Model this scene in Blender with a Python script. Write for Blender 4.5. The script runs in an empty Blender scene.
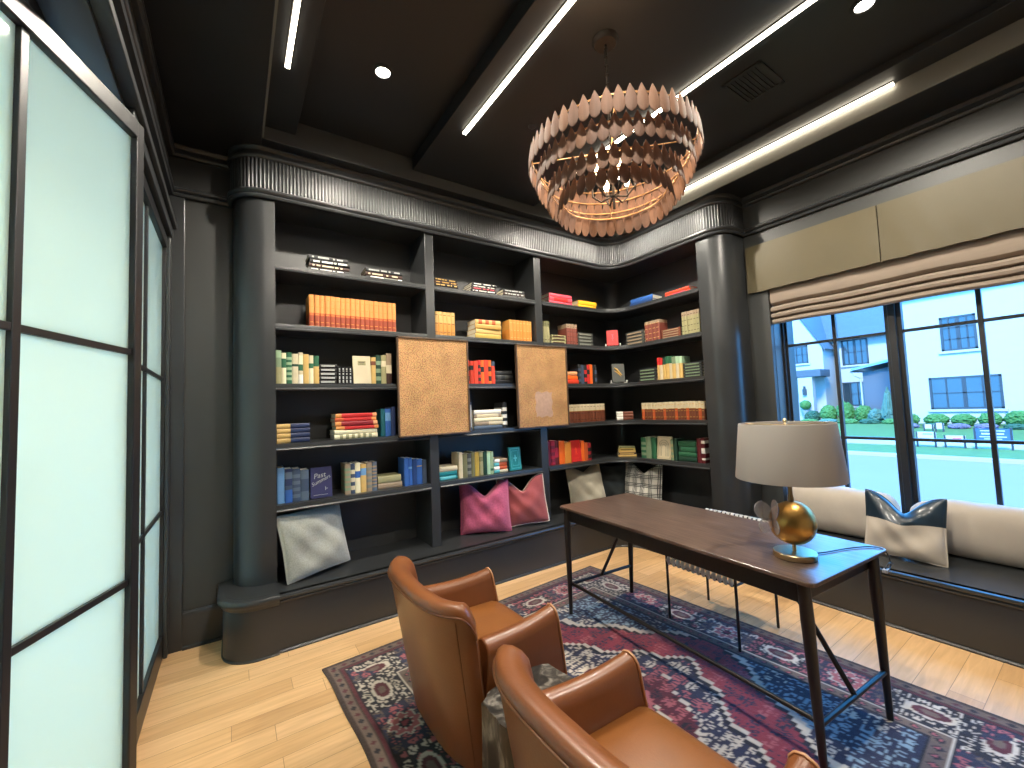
import bpy, bmesh, math, random
from mathutils import Vector, Matrix, noise
random.seed(7)
sc = bpy.context.scene
COL = sc.collection
PI = math.pi
R = math.radians

# ------------------------------------------------------------------ camera
def cam_axes(y, p, r):
    f = Vector((math.sin(y)*math.cos(p), math.cos(y)*math.cos(p), math.sin(p)))
    rt = Vector((math.cos(y), -math.sin(y), 0)); up = rt.cross(f)
    c, s = math.cos(r), math.sin(r)
    return c*rt + s*up, -s*rt + c*up, f
CAMH = 1.45
rt, up, fw = cam_axes(R(33.973), R(3.319), R(-2.2656))
cam = bpy.data.cameras.new('camera'); cam.sensor_width = 36.0; cam.lens = 414.56*36/1024; cam.clip_start = 0.02; cam.clip_end = 300
co = bpy.data.objects.new('camera', cam); COL.objects.link(co)
m = Matrix.Identity(4)
for i in range(3):
    m[i][0] = rt[i]; m[i][1] = up[i]; m[i][2] = -fw[i]
m[0][3], m[1][3], m[2][3] = 0.0, 0.0, CAMH
co.matrix_world = m
sc.camera = co

# ------------------------------------------------------------------ sky, sun, exposure
sc.view_settings.view_transform = 'Standard'
sc.view_settings.look = 'None'
sc.view_settings.gamma = 1.0
sc.view_settings.use_curve_mapping = False
sc.view_settings.exposure = 0.35
SKY = 9.0
w = bpy.data.worlds.new('sky'); sc.world = w; w.use_nodes = True
nt = w.node_tree; nt.nodes.clear()
wo = nt.nodes.new('ShaderNodeOutputWorld'); bg = nt.nodes.new('ShaderNodeBackground')
tc = nt.nodes.new('ShaderNodeTexCoord'); sx = nt.nodes.new('ShaderNodeSeparateXYZ'); rp = nt.nodes.new('ShaderNodeValToRGB')
nt.links.new(tc.outputs['Generated'], sx.inputs[0]); nt.links.new(sx.outputs['Z'], rp.inputs[0])
rp.color_ramp.elements[0].position = 0.0; rp.color_ramp.elements[0].color = (.12, .45, 1.0, 1)
rp.color_ramp.elements[1].position = 0.6; rp.color_ramp.elements[1].color = (.06, .38, 1.0, 1)
nt.links.new(rp.outputs[0], bg.inputs[0]); bg.inputs[1].default_value = SKY
nt.links.new(bg.outputs[0], wo.inputs[0])
sun = bpy.data.lights.new('sun', 'SUN'); sun.energy = 6.5; sun.angle = R(12); sun.color = (1.0, .90, .74)
so = bpy.data.objects.new('sun', sun); COL.objects.link(so)
so.rotation_euler = Vector((1.0, .35, -1.05)).to_track_quat('-Z', 'Y').to_euler()

STRIP = 14.0      # emission of the four ceiling light strips
SPOT = 165.0       # watts of each recessed downlight
BULB = 1.7        # watts of each chandelier bulb
HALL = 56.0       # watts of the hallway light behind the frosted glass

def area(name, loc, tgt, sx_, sy_, power, color):
    l = bpy.data.lights.new(name, 'AREA'); l.shape = 'RECTANGLE'; l.size = sx_; l.size_y = sy_; l.energy = power; l.color = color
    o = bpy.data.objects.new(name, l); COL.objects.link(o); o.location = loc
    o.rotation_euler = (Vector(tgt)-Vector(loc)).to_track_quat('-Z', 'Y').to_euler()
    return o

# ------------------------------------------------------------------ materials
MATS = {}
def node_mat(name):
    mt = bpy.data.materials.new(name); mt.use_nodes = True
    b = mt.node_tree.nodes['Principled BSDF']
    return mt, mt.node_tree, b
def mat(name, col, rough=.5, metal=0., var=.12, scale=8., bump=0., bscale=60., spec=.5, coat=0., stretch=None):
    """principled material whose colour is broken up by procedural noise"""
    if name in MATS: return MATS[name]
    mt, nt, b = node_mat(name)
    b.inputs['Roughness'].default_value = rough; b.inputs['Metallic'].default_value = metal
    b.inputs['Specular IOR Level'].default_value = spec
    b.inputs['Coat Weight'].default_value = coat; b.inputs['Coat Roughness'].default_value = .15
    tc = nt.nodes.new('ShaderNodeTexCoord'); src = tc.outputs['Object']
    if stretch:
        mp = nt.nodes.new('ShaderNodeMapping'); mp.inputs['Scale'].default_value = stretch
        nt.links.new(src, mp.inputs[0]); src = mp.outputs[0]
    n = nt.nodes.new('ShaderNodeTexNoise'); n.inputs['Scale'].default_value = scale; n.inputs['Detail'].default_value = 4
    nt.links.new(src, n.inputs['Vector'])
    mx = nt.nodes.new('ShaderNodeMix'); mx.data_type = 'RGBA'
    c = Vector(col[:3])
    mx.inputs['A'].default_value = (*(c*(1-var)), 1); mx.inputs['B'].default_value = (*(c*(1+var)), 1)
    nt.links.new(n.outputs['Fac'], mx.inputs['Factor']); nt.links.new(mx.outputs['Result'], b.inputs['Base Color'])
    if bump:
        n2 = nt.nodes.new('ShaderNodeTexNoise'); n2.inputs['Scale'].default_value = bscale; n2.inputs['Detail'].default_value = 3
        nt.links.new(src, n2.inputs['Vector'])
        bp = nt.nodes.new('ShaderNodeBump'); bp.inputs['Strength'].default_value = bump; bp.inputs['Distance'].default_value = .004
        nt.links.new(n2.outputs['Fac'], bp.inputs['Height']); nt.links.new(bp.outputs[0], b.inputs['Normal'])
    MATS[name] = mt
    return mt
def srgb(r, g, b):
    f = lambda v: (v/255/12.92) if v <= 10 else ((v/255+.055)/1.055)**2.4
    return (f(r), f(g), f(b))
def emit(name, col, strength):
    if name in MATS: return MATS[name]
    mt, nt, b = node_mat(name)
    b.inputs['Base Color'].default_value = (.8, .8, .8, 1)
    b.inputs['Emission Color'].default_value = (*col, 1); b.inputs['Emission Strength'].default_value = strength
    MATS[name] = mt; return mt

PAINT = mat('charcoal_paint', (.030, .032, .034), .34, var=.06, scale=3, bump=.03, bscale=30)
PAINT_IN = mat('charcoal_paint_shelf', (.033, .034, .035), .42, var=.06, scale=3)
CEIL = mat('black_ceiling_paint', (.0115, .0125, .0145), .42, var=.05, scale=2)
WALLP = mat('charcoal_wall_paint', (.030, .031, .030), .5, var=.05, scale=3)
STEEL = mat('black_steel', (.012, .012, .014), .4, var=.05)
BLACKM = mat('black_metal', (.010, .010, .011), .4, var=.05)

def floor_mat():
    mt, nt, b = node_mat('oak_planks')
    N = nt.nodes.new; L = nt.links.new
    tc = N('ShaderNodeTexCoord')
    br = N('ShaderNodeTexBrick'); br.offset = 0.
    br.inputs['Scale'].default_value = 1; br.inputs['Brick Width'].default_value = 1.45; br.inputs['Row Height'].default_value = .118
    br.inputs['Mortar Size'].default_value = .0012; br.inputs['Mortar Smooth'].default_value = .2
    br.inputs['Color1'].default_value = (0, 0, 0, 1); br.inputs['Color2'].default_value = (1, 1, 1, 1); br.inputs['Mortar'].default_value = (.5, .5, .5, 1)
    sp = N('ShaderNodeSeparateXYZ'); L(tc.outputs['Object'], sp.inputs[0])
    dv = N('ShaderNodeMath'); dv.operation = 'DIVIDE'; dv.inputs[1].default_value = .118; L(sp.outputs['Y'], dv.inputs[0])
    fl = N('ShaderNodeMath'); fl.operation = 'FLOOR'; L(dv.outputs[0], fl.inputs[0])
    wn = N('ShaderNodeTexWhiteNoise'); wn.noise_dimensions = '1D'; L(fl.outputs[0], wn.inputs['W'])
    ma = N('ShaderNodeMath'); ma.operation = 'MULTIPLY_ADD'; ma.inputs[1].default_value = 3.3; L(wn.outputs['Value'], ma.inputs[0]); L(sp.outputs['X'], ma.inputs[2])
    cb = N('ShaderNodeCombineXYZ'); L(ma.outputs[0], cb.inputs['X']); L(sp.outputs['Y'], cb.inputs['Y'])
    L(cb.outputs[0], br.inputs['Vector'])
    rp = N('ShaderNodeValToRGB'); e = rp.color_ramp.elements
    e[0].color = (.60, .365, .175, 1); e[1].color = (.75, .49, .26, 1)
    e2 = rp.color_ramp.elements.new(.5); e2.color = (.69, .435, .215, 1)
    L(br.outputs['Color'], rp.inputs[0])
    mp = N('ShaderNodeMapping'); mp.inputs['Scale'].default_value = (1.2, 14, 1); L(tc.outputs['Object'], mp.inputs[0])
    n = N('ShaderNodeTexNoise'); n.inputs['Scale'].default_value = 3; n.inputs['Detail'].default_value = 6; n.inputs['Distortion'].default_value = .6
    L(mp.outputs[0], n.inputs['Vector'])
    gr = N('ShaderNodeValToRGB'); gr.color_ramp.elements[0].position = .3; gr.color_ramp.elements[0].color = (.86, .82, .78, 1); gr.color_ramp.elements[1].position = .7; gr.color_ramp.elements[1].color = (1.06, 1.05, 1.04, 1)
    L(n.outputs['Fac'], gr.inputs[0])
    mu = N('ShaderNodeMix'); mu.data_type = 'RGBA'; mu.blend_type = 'MULTIPLY'; mu.inputs['Factor'].default_value = 1
    L(rp.outputs[0], mu.inputs['A']); L(gr.outputs[0], mu.inputs['B'])
    mo = N('ShaderNodeMix'); mo.data_type = 'RGBA'; mo.inputs['B'].default_value = (.30, .17, .08, 1)
    L(br.outputs['Fac'], mo.inputs['Factor']); L(mu.outputs['Result'], mo.inputs['A']); L(mo.outputs['Result'], b.inputs['Base Color'])
    b.inputs['Roughness'].default_value = .42
    return mt
FLOOR = floor_mat()

def wood_mat(name, c1, c2, rough, axis_scale, coat=0., scale=4.):
    mt, nt, b = node_mat(name); N = nt.nodes.new; L = nt.links.new
    tc = N('ShaderNodeTexCoord'); mp = N('ShaderNodeMapping'); mp.inputs['Scale'].default_value = axis_scale
    L(tc.outputs['Object'], mp.inputs[0])
    n = N('ShaderNodeTexNoise'); n.inputs['Scale'].default_value = scale; n.inputs['Detail'].default_value = 7; n.inputs['Distortion'].default_value = .4
    L(mp.outputs[0], n.inputs['Vector'])
    rp = N('ShaderNodeValToRGB'); rp.color_ramp.elements[0].position = .32; rp.color_ramp.elements[1].position = .68
    rp.color_ramp.elements[0].color = (*c1, 1); rp.color_ramp.elements[1].color = (*c2, 1)
    L(n.outputs['Fac'], rp.inputs[0]); L(rp.outputs[0], b.inputs['Base Color'])
    bp = N('ShaderNodeBump'); bp.inputs['Strength'].default_value = .15; bp.inputs['Distance'].default_value = .002
    L(n.outputs['Fac'], bp.inputs['Height']); L(bp.outputs[0], b.inputs['Normal'])
    b.inputs['Roughness'].default_value = rough; b.inputs['Coat Weight'].default_value = coat; b.inputs['Coat Roughness'].default_value = .2
    return mt
DESKTOP = wood_mat('dark_walnut_top', (.052, .032, .024), (.150, .096, .072), .30, (26, 1.2, 1), coat=.3)
DESKLEG = wood_mat('ebonised_wood', (.005, .0042, .004), (.012, .0095, .0085), .38, (8, 8, 1))

def cork_mat():
    mt, nt, b = node_mat('speckled_cork'); N = nt.nodes.new; L = nt.links.new
    tc = N('ShaderNodeTexCoord')
    v = N('ShaderNodeTexVoronoi'); v.inputs['Scale'].default_value = 95; L(tc.outputs['Object'], v.inputs['Vector'])
    n = N('ShaderNodeTexNoise'); n.inputs['Scale'].default_value = 7; n.inputs['Detail'].default_value = 5; L(tc.outputs['Object'], n.inputs['Vector'])
    n2 = N('ShaderNodeTexNoise'); n2.inputs['Scale'].default_value = 120; n2.inputs['Detail'].default_value = 2; L(tc.outputs['Object'], n2.inputs['Vector'])
    r1 = N('ShaderNodeValToRGB'); r1.color_ramp.elements[0].position = .36; r1.color_ramp.elements[0].color = (.25, .125, .048, 1)
    r1.color_ramp.elements[1].position = .56; r1.color_ramp.elements[1].color = (.56, .315, .132, 1)
    L(n2.outputs['Fac'], r1.inputs[0])
    r2 = N('ShaderNodeValToRGB'); r2.color_ramp.elements[0].position = .35; r2.color_ramp.elements[0].color = (.80, .76, .72, 1); r2.color_ramp.elements[1].position = .62; r2.color_ramp.elements[1].color = (1.05, 1.03, 1.0, 1)
    L(n.outputs['Fac'], r2.inputs[0])
    mu = N('ShaderNodeMix'); mu.data_type = 'RGBA'; mu.blend_type = 'MULTIPLY'; mu.inputs['Factor'].default_value = 1
    L(r1.outputs[0], mu.inputs['A']); L(r2.outputs[0], mu.inputs['B'])
    mv = N('ShaderNodeMix'); mv.data_type = 'RGBA'; mv.blend_type = 'OVERLAY'; mv.inputs['Factor'].default_value = .3
    L(mu.outputs['Result'], mv.inputs['A']); L(v.outputs['Color'], mv.inputs['B'])
    hs = N('ShaderNodeMix'); hs.data_type = 'RGBA'; hs.inputs['Factor'].default_value = .75
    L(mv.outputs['Result'], hs.inputs['A']); L(mu.outputs['Result'], hs.inputs['B'])
    L(hs.outputs['Result'], b.inputs['Base Color']); b.inputs['Roughness'].default_value = .7
    return mt

def glass_mat(name, tint, refl, rough=0.):
    mt = bpy.data.materials.new(name); mt.use_nodes = True; nt = mt.node_tree; nt.nodes.clear()
    o = nt.nodes.new('ShaderNodeOutputMaterial'); t = nt.nodes.new('ShaderNodeBsdfTransparent'); g = nt.nodes.new('ShaderNodeBsdfGlossy')
    t.inputs[0].default_value = (*tint, 1); g.inputs['Roughness'].default_value = rough
    lw = nt.nodes.new('ShaderNodeLayerWeight'); lw.inputs[0].default_value = refl
    mx = nt.nodes.new('ShaderNodeMixShader')
    nt.links.new(lw.outputs['Fresnel'], mx.inputs[0]); nt.links.new(t.outputs[0], mx.inputs[1]); nt.links.new(g.outputs[0], mx.inputs[2]); nt.links.new(mx.outputs[0], o.inputs[0])
    return mt
GLASS = glass_mat('window_glass', (.93, .985, 1.0), .12)

def frosted_mat():
    mt = bpy.data.materials.new('frosted_glass'); mt.use_nodes = True; nt = mt.node_tree; nt.nodes.clear()
    o = nt.nodes.new('ShaderNodeOutputMaterial')
    rf = nt.nodes.new('ShaderNodeBsdfRefraction'); rf.inputs['Color'].default_value = (.90, .97, .92, 1); rf.inputs['Roughness'].default_value = .5; rf.inputs['IOR'].default_value = 1.03
    tl = nt.nodes.new('ShaderNodeBsdfTranslucent'); tl.inputs['Color'].default_value = (.93, .95, .86, 1)
    m1 = nt.nodes.new('ShaderNodeMixShader'); m1.inputs[0].default_value = .85
    g = nt.nodes.new('ShaderNodeBsdfGlossy'); g.inputs['Roughness'].default_value = .06; g.inputs['Color'].default_value = (1, 1, 1, 1)
    lw = nt.nodes.new('ShaderNodeLayerWeight'); lw.inputs[0].default_value = .10
    m2 = nt.nodes.new('ShaderNodeMixShader')
    nt.links.new(rf.outputs[0], m1.inputs[1]); nt.links.new(tl.outputs[0], m1.inputs[2])
    nt.links.new(lw.outputs['Fresnel'], m2.inputs[0]); nt.links.new(m1.outputs[0], m2.inputs[1]); nt.links.new(g.outputs[0], m2.inputs[2]); nt.links.new(m2.outputs[0], o.inputs[0])
    return mt
FROST = frosted_mat()

# ------------------------------------------------------------------ mesh building
class MB:
    def __init__(self): self.v = []; self.f = []; self.mi = []
    def add(self, vs, fs, mi=0):
        o = len(self.v); self.v += [tuple(p) for p in vs]
        for f in fs: self.f.append(tuple(i+o for i in f)); self.mi.append(mi)
    def box(self, x0, x1, y0, y1, z0, z1, mi=0, M=None):
        vs = [Vector((x, y, z)) for x in (x0, x1) for y in (y0, y1) for z in (z0, z1)]
        if M: vs = [M @ v for v in vs]
        self.add(vs, [(0, 1, 3, 2), (4, 6, 7, 5), (0, 4, 5, 1), (2, 3, 7, 6), (0, 2, 6, 4), (1, 5, 7, 3)], mi)
    def bar(self, a, b, w_, h_=None, mi=0, roll=None):
        a, b = Vector(a), Vector(b); h_ = h_ or w_; d = (b-a); L = d.length; d.normalize()
        u = Vector((0, 0, 1)) if abs(d.z) < .95 else Vector((1, 0, 0))
        if roll: u = Vector(roll)
        s = d.cross(u).normalized(); u = s.cross(d)
        vs = [p + s*w_/2*i + u*h_/2*j for p in (a, b) for i, j in ((-1, -1), (1, -1), (1, 1), (-1, 1))]
        self.add(vs, [(0, 3, 2, 1), (4, 5, 6, 7), (0, 1, 5, 4), (1, 2, 6, 5), (2, 3, 7, 6), (3, 0, 4, 7)], mi)
    def tube(self, pts, rad, n=8, mi=0, closed=False):
        pts = [Vector(p) for p in pts]; k = len(pts)
        rads = rad if isinstance(rad, (list, tuple)) else [rad]*k
        rings = []; prev = None
        for i, p in enumerate(pts):
            if closed: d = pts[(i+1) % k]-pts[i-1]
            else: d = pts[min(i+1, k-1)]-pts[max(i-1, 0)]
            d.normalize()
            if prev is None: u = d.orthogonal().normalized()
            else: u = (prev - d*prev.dot(d)); u = u.normalized() if u.length > 1e-6 else d.orthogonal().normalized()
            prev = u; s = d.cross(u)
            rings.append([p + (u*math.cos(2*PI*j/n)+s*math.sin(2*PI*j/n))*rads[i] for j in range(n)])
        vs = [q for r_ in rings for q in r_]; fs = []
        for i in range(k if closed else k-1):
            a = i*n; b = ((i+1) % k)*n
            for j in range(n): fs.append((a+j, a+(j+1) % n, b+(j+1) % n, b+j))
        if not closed: fs += [tuple(range(n-1, -1, -1)), tuple((k-1)*n+j for j in range(n))]
        self.add(vs, fs, mi)
    def lathe(self, prof, c=(0, 0, 0), n=32, mi=0, cap=True, M=None):
        vs = []; fs = []; k = len(prof)
        for i in range(n):
            a = 2*PI*i/n
            for r_, z in prof:
                v = Vector((r_*math.cos(a), r_*math.sin(a), z))
                if M: v = M @ v
                vs.append(v+Vector(c))
        for i in range(n):
            for j in range(k-1):
                a = i*k+j; b = ((i+1) % n)*k+j
                fs.append((a, b, b+1, a+1))
        if cap:
            if prof[0][0] > 1e-5: fs.append(tuple(i*k for i in range(n-1, -1, -1)))
            if prof[-1][0] > 1e-5: fs.append(tuple(i*k+k-1 for i in range(n)))
        self.add(vs, fs, mi)
    def poly(self, pts, z0, z1, mi=0):
        n = len(pts)
        vs = [(x, y, z0) for x, y in pts]+[(x, y, z1) for x, y in pts]
        fs = [tuple(range(n-1, -1, -1)), tuple(range(n, 2*n))]+[(i, (i+1) % n, n+(i+1) % n, n+i) for i in range(n)]
        self.add(vs, fs, mi)
    def sweep(self, path, prof, mi=0, closedprof=True):
        """prof: (offset to the right of the path, z)"""
        k = len(path); n = len(prof); P = [Vector((p[0], p[1])) for p in path]; vs = []
        for i in range(k):
            d1 = (P[i]-P[i-1]).normalized() if i > 0 else None
            d2 = (P[i+1]-P[i]).normalized() if i < k-1 else None
            d1 = d1 or d2; d2 = d2 or d1
            n1 = Vector((d1.y, -d1.x)); n2 = Vector((d2.y, -d2.x)); nn = (n1+n2).normalized()
            s = 1/max(.3, nn.dot(n1))
            for o, z in prof: q = P[i]+nn*o*s; vs.append((q.x, q.y, z))
        fs = []
        for i in range(k-1):
            for j in range(n if closedprof else n-1):
                fs.append((i*n+j, (i+1)*n+j, (i+1)*n+(j+1) % n, i*n+(j+1) % n))
        if closedprof: fs += [tuple(range(n)), tuple((k-1)*n+j for j in range(n-1, -1, -1))]
        self.add(vs, fs, mi)
    def grid(self, rows, mi=0, close_u=False):
        n = len(rows[0]); vs = [p for r_ in rows for p in r_]; fs = []
        for i in range(len(rows)-1):
            for j in range(n if close_u else n-1):
                fs.append((i*n+j, i*n+(j+1) % n, (i+1)*n+(j+1) % n, (i+1)*n+j))
        self.add(vs, fs, mi)
    def mesh(self, name, mats, smooth=None):
        me = bpy.data.meshes.new(name); me.from_pydata(self.v, [], self.f)
        for mt in (mats if isinstance(mats, (list, tuple)) else [mats]): me.materials.append(mt)
        me.polygons.foreach_set('material_index', self.mi)
        bm = bmesh.new(); bm.from_mesh(me); bmesh.ops.recalc_face_normals(bm, faces=bm.faces); bm.to_mesh(me); bm.free()
        if smooth:
            me.polygons.foreach_set('use_smooth', [True]*len(me.polygons)); me.set_sharp_from_angle(angle=R(smooth))
        me.update(); return me
    def build(self, name, mats, parent=None, loc=None, rz=0., smooth=None, bevel=0., seg=2, label=None):
        o = bpy.data.objects.new(name, self.mesh(name, mats, smooth)); COL.objects.link(o)
        if parent: o.parent = parent
        if loc: o.location = loc
        if rz: o.rotation_euler[2] = rz
        if bevel:
            md = o.modifiers.new('bevel', 'BEVEL'); md.width = bevel; md.segments = seg; md.limit_method = 'ANGLE'; md.angle_limit = R(40)
        if label: o['label'] = label
        return o
def B(*a, **k):
    mb = MB(); mb.box(*a, **k); return mb
def tag(o, label, cat, group=None, kind=None):
    if label: o['label'] = label
    if cat: o['category'] = cat
    if group: o['group'] = group
    if kind: o['kind'] = kind
    return o
def empty(name, label, cat, loc=(0, 0, 0), rz=0., group=None, kind=None):
    o = bpy.data.objects.new(name, None); COL.objects.link(o); o.location = loc; o.rotation_euler[2] = rz
    o.empty_display_size = .1
    return tag(o, label, cat, group, kind)
def struct(o, label=None, cat=None):
    o['kind'] = 'structure'
    if label: o['label'] = label
    if cat: o['category'] = cat
    return o
def arc(cx, cy, r, a0, a1, n=10):
    return [(cx+r*math.cos(R(a0+(a1-a0)*i/n)), cy+r*math.sin(R(a0+(a1-a0)*i/n))) for i in range(n+1)]
def copy_tree(o, parent=None):
    c = o.copy(); COL.objects.link(c)
    if parent: c.parent = parent
    for ch in o.children: copy_tree(ch, c)
    return c

# ------------------------------------------------------------------ room numbers (metres); shelves, ceiling, window wall, chandelier scaled up about the camera
YB, XR, YBK, XBK = 3.223, 3.62, 3.578, 3.978     # shelf front planes and backs
YN, XN = 3.026, 3.40                              # bench front planes
XW, XL, YW = 3.962, -.36, 3.48                    # window wall, glass-door wall, back wall
ZS = [2.512, 2.094, 1.679, 1.268, .860]          # shelf tops, top shelf first
BEN = .35                                        # window seat / bench height
SOF, TRAY, COF = 3.314, 3.399, 3.495                # soffit, beam undersides, coffers
YEND = -1.7

# ------------------------------------------------------------------ shell
struct(B(-4.0, 4.6, YEND-.1, 5.2, -.08, 0).build('floor', FLOOR), 'pale oak plank floor', 'floor')
cl = MB()
cl.box(-.6, .158, YEND, 3.9, SOF, 3.7); cl.box(3.562, 4.7, YEND, 3.9, SOF, 3.7)
cl.box(.158, 3.562, 3.11, 3.9, SOF, 3.7); cl.box(.158, 3.562, YEND, -1.2, SOF, 3.7)
cl.box(.158, 3.562, -1.2, 3.11, COF, 3.7)
struct(cl.build('ceiling', CEIL, bevel=.004), 'black tray ceiling with lowered soffit', 'ceiling')
for x0, x1, nm, zb in ((.158, .362, 1, TRAY), (1.203, 2.428, 2, TRAY), (3.355, 3.562, 3, 3.447)):
    struct(B(x0+(.012 if nm == 1 else 0), x1-(.012 if nm == 3 else 0), -1.2, 3.11, zb, COF+.01).build('trim_%d' % nm, CEIL, bevel=.003), 'black flat ceiling beam, %s of the three' % ('leftmost', 'widest', 'rightmost')[nm-1], 'trim')
wb = MB(); wb.box(-.6, .2, YW, YW+.25, 0, SOF); wb.box(.2, 4.1, 3.60, 3.80, 0, SOF)
struct(wb.build('wall_back', WALLP), 'charcoal painted back wall', 'wall')
wl = MB(); wl.box(XL-.12, XL, YEND, 1.12, 0, SOF); wl.box(XL-.12, XL, 1.12, YW, 2.70, SOF); wl.box(XL-.12, XL, 3.462, YW, 0, 2.70)
struct(wl.build('wall_left', WALLP), 'charcoal wall around the glass doors', 'wall')
wr = MB(); wr.box(XW, 4.4, YEND, -.80, 0, SOF); wr.box(XW, 4.4, -.80, 1.735, 2.78, SOF); wr.box(XW, 4.4, 1.735, 1.92, BEN+.002, SOF); wr.box(4.0, 4.4, 1.92, 3.9, 0, SOF)
wr.box(4.14, 4.4, -.80, 1.735, 0, .44)
struct(wr.build('wall_right', WALLP), 'charcoal wall around the big window', 'wall')
struct(B(-4.0, 4.65, YEND-.15, YEND, 0, 3.7).build('wall_front', mat('pale_wall', (.25, .25, .24), .6)), 'painted wall opposite the bookcase', 'wall')

struct(B(-1.25, XL-.125, .6, 3.5, 2.66, SOF).build('trim_9', mat('shade_dark_soffit', (.006, .006, .006), .8)), 'added dark lintel soffit over the glass doors, its colour standing for shade', 'trim')  # added lintel box; its near-black colour stands in for low light above the doors
TRIMP = mat('warm_grey_trim_paint', (.15, .145, .125), .4, var=.05, scale=3)
tf = MB(); tf.box(3.551, 3.5625, -1.2, 3.11, SOF, 3.449); tf.box(.1575, .169, -1.2, 3.11, SOF, TRAY+.002)
struct(tf.build('trim_10', TRIMP), 'grey board lining the long sides of the ceiling tray', 'trim')
struct(B(.158, 3.562, 3.098, 3.1105, SOF, COF+.002).build('trim_11', mat('grey_trim_paint', (.05, .05, .048), .4, var=.05)), 'grey board lining the tray edge above the bookcase', 'trim')

# crown moulding that runs round the left wall, bookcase and window wall
rc, ri = .18, .29
face = [(0, YW)] + arc(rc, YB+rc, rc, 180, 270, 12) + arc(XR-ri, YB-ri, ri, 90, 0, 16) + arc(XR+rc, 1.917+rc, rc, 180, 270, 12) + [(XW, 1.917)]
crownpath = [(XL, YEND), (XL, YW)] + face + [(XW, YEND)]
cr = MB()
cr.sweep(crownpath, [(-.02, 3.33), (-.02, 3.231), (.024, 3.231), (.033, 3.238), (.036, 3.248), (.030, 3.258), (.016, 3.264), (.012, 3.29), (.020, 3.302), (.030, 3.308), (.032, 3.33)])
struct(cr.build('trim_4', PAINT, smooth=35), 'black crown moulding below the ceiling', 'trim')
cr = MB()
cr.sweep(crownpath, [(-.02, 3.021), (-.02, 2.952), (.012, 2.952), (.026, 2.956), (.032, 2.967), (.028, 2.978), (.020, 2.982), (.030, 2.987), (.038, 2.998), (.036, 3.009), (.024, 3.018), (.016, 3.021)])
struct(cr.build('trim_5', PAINT, smooth=40), 'black double bead moulding under the frieze', 'trim')
# casing and baseboard on the left
cs = MB(); cs.sweep([(XL+.001, 3.405), (XL+.001, YW-.001)], [(0, 0), (0, 2.66), (.02, 2.66), (.02, 0)])
cs.sweep([(XL, YW), (-.27, YW)], [(0, 0), (0, 2.95), (.025, 2.95), (.025, 0)])
cs.box(XL-.001, XL+.03, 2.16, 3.45, 2.655, 2.72); cs.box(XL-.001, XL+.05, 1.12, 3.45, 2.72, 2.76)
struct(cs.build('trim_6', PAINT, bevel=.004), 'black casing around the glass doors', 'trim')
bb = MB(); bb.sweep([(-.27, YW), (-.02, YW)], [(-.005, 0), (-.005, .23), (.006, .23), (.018, .222), (.022, .205), (.022, .02), (.032, .015), (.032, 0)])
struct(bb.build('baseboard_back', PAINT), 'black baseboard beside the plinth', 'baseboard')

# ------------------------------------------------------------------ built-in bookcase
bc = empty('built_in_bookcase', 'black built-in corner bookcase with reeded frieze and bench base', 'bookcase', (0, YB, 0))
def sub(mb, name, mats=PAINT, **k):
    o = mb.build(name, mats, None, **k); o.parent = bc; o.matrix_parent_inverse = Matrix.Translation((0, -YB, 0)); return o
# reeded frieze: convex reeds along the path
def resample(path, step):
    out = []; acc = 0.
    P = [Vector(p) for p in path]; L = [0.]
    for a, b in zip(P, P[1:]): L.append(L[-1]+(b-a).length)
    n = int(L[-1]/step)
    for i in range(n+1):
        s = i*L[-1]/n; j = max(k for k in range(len(L)) if L[k] <= s+1e-9); j = min(j, len(P)-2)
        t = (s-L[j])/max(1e-9, L[j+1]-L[j]); q = P[j].lerp(P[j+1], min(1, t)); d = (P[j+1]-P[j]).normalized()
        out.append((q, Vector((d.y, -d.x))))
    return out
fr = MB(); fp = resample(face, .0046); rows = []
for i, (q, nn) in enumerate(fp):
    ph = (i % 5)/5.; o = .010+.009*math.sin(PI*ph)
    a = q+nn*o; rows.append([(a.x, a.y, 3.018), (a.x, a.y, 3.234)])
fr.grid(rows); sub(fr, 'frieze', smooth=70)
hd = MB(); hd.sweep(face, [(-.005, 2.952), (-.005, 3.24), (.012, 3.24), (.012, 2.952)]); sub(hd, 'frieze_board')
# columns (rounded outer corners) and plinths
c1 = [(0, YW-.005)] + arc(rc, YB+rc, rc, 180, 270, 14) + [(.24, YB), (.24, YBK), (.2, YBK), (.0, YW-.005)]
mb = MB(); mb.poly(c1, .36, 2.96); sub(mb, 'column', smooth=30)
c2 = [(XR, 2.183), (XR, 1.917+rc)] + arc(XR+rc, 1.917+rc, rc, 180, 270, 14)[1:] + [(XW+.03, 1.917), (XW+.03, 2.15), (3.95, 2.183)]
mb = MB(); mb.poly(c2, BEN-.002, 2.96); sub(mb, 'column', smooth=30)
def plinth(pts, path):
    mb = MB(); mb.poly(pts, 0, .30)
    mb.sweep(path, [(-.02, .295), (.004, .295), (.010, .302), (.014, .315), (.022, .322), (.030, .335), (.030, .352), (.022, .362), (-.02, .368)])
    mb.sweep(path, [(-.01, 0), (.006, 0), (.008, .008), (.003, .012), (-.01, .012)])
    return mb
pp1 = [(-.055, YW-.004)] + arc(.145, 3.21, .20, 180, 270, 14) + [(.235, 3.01)]
mb = plinth(pp1 + [(.235, YW-.004)], pp1); mb.poly(pp1 + [(.235, YW-.004)], .29, .366); sub(mb, 'plinth', smooth=40)
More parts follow.
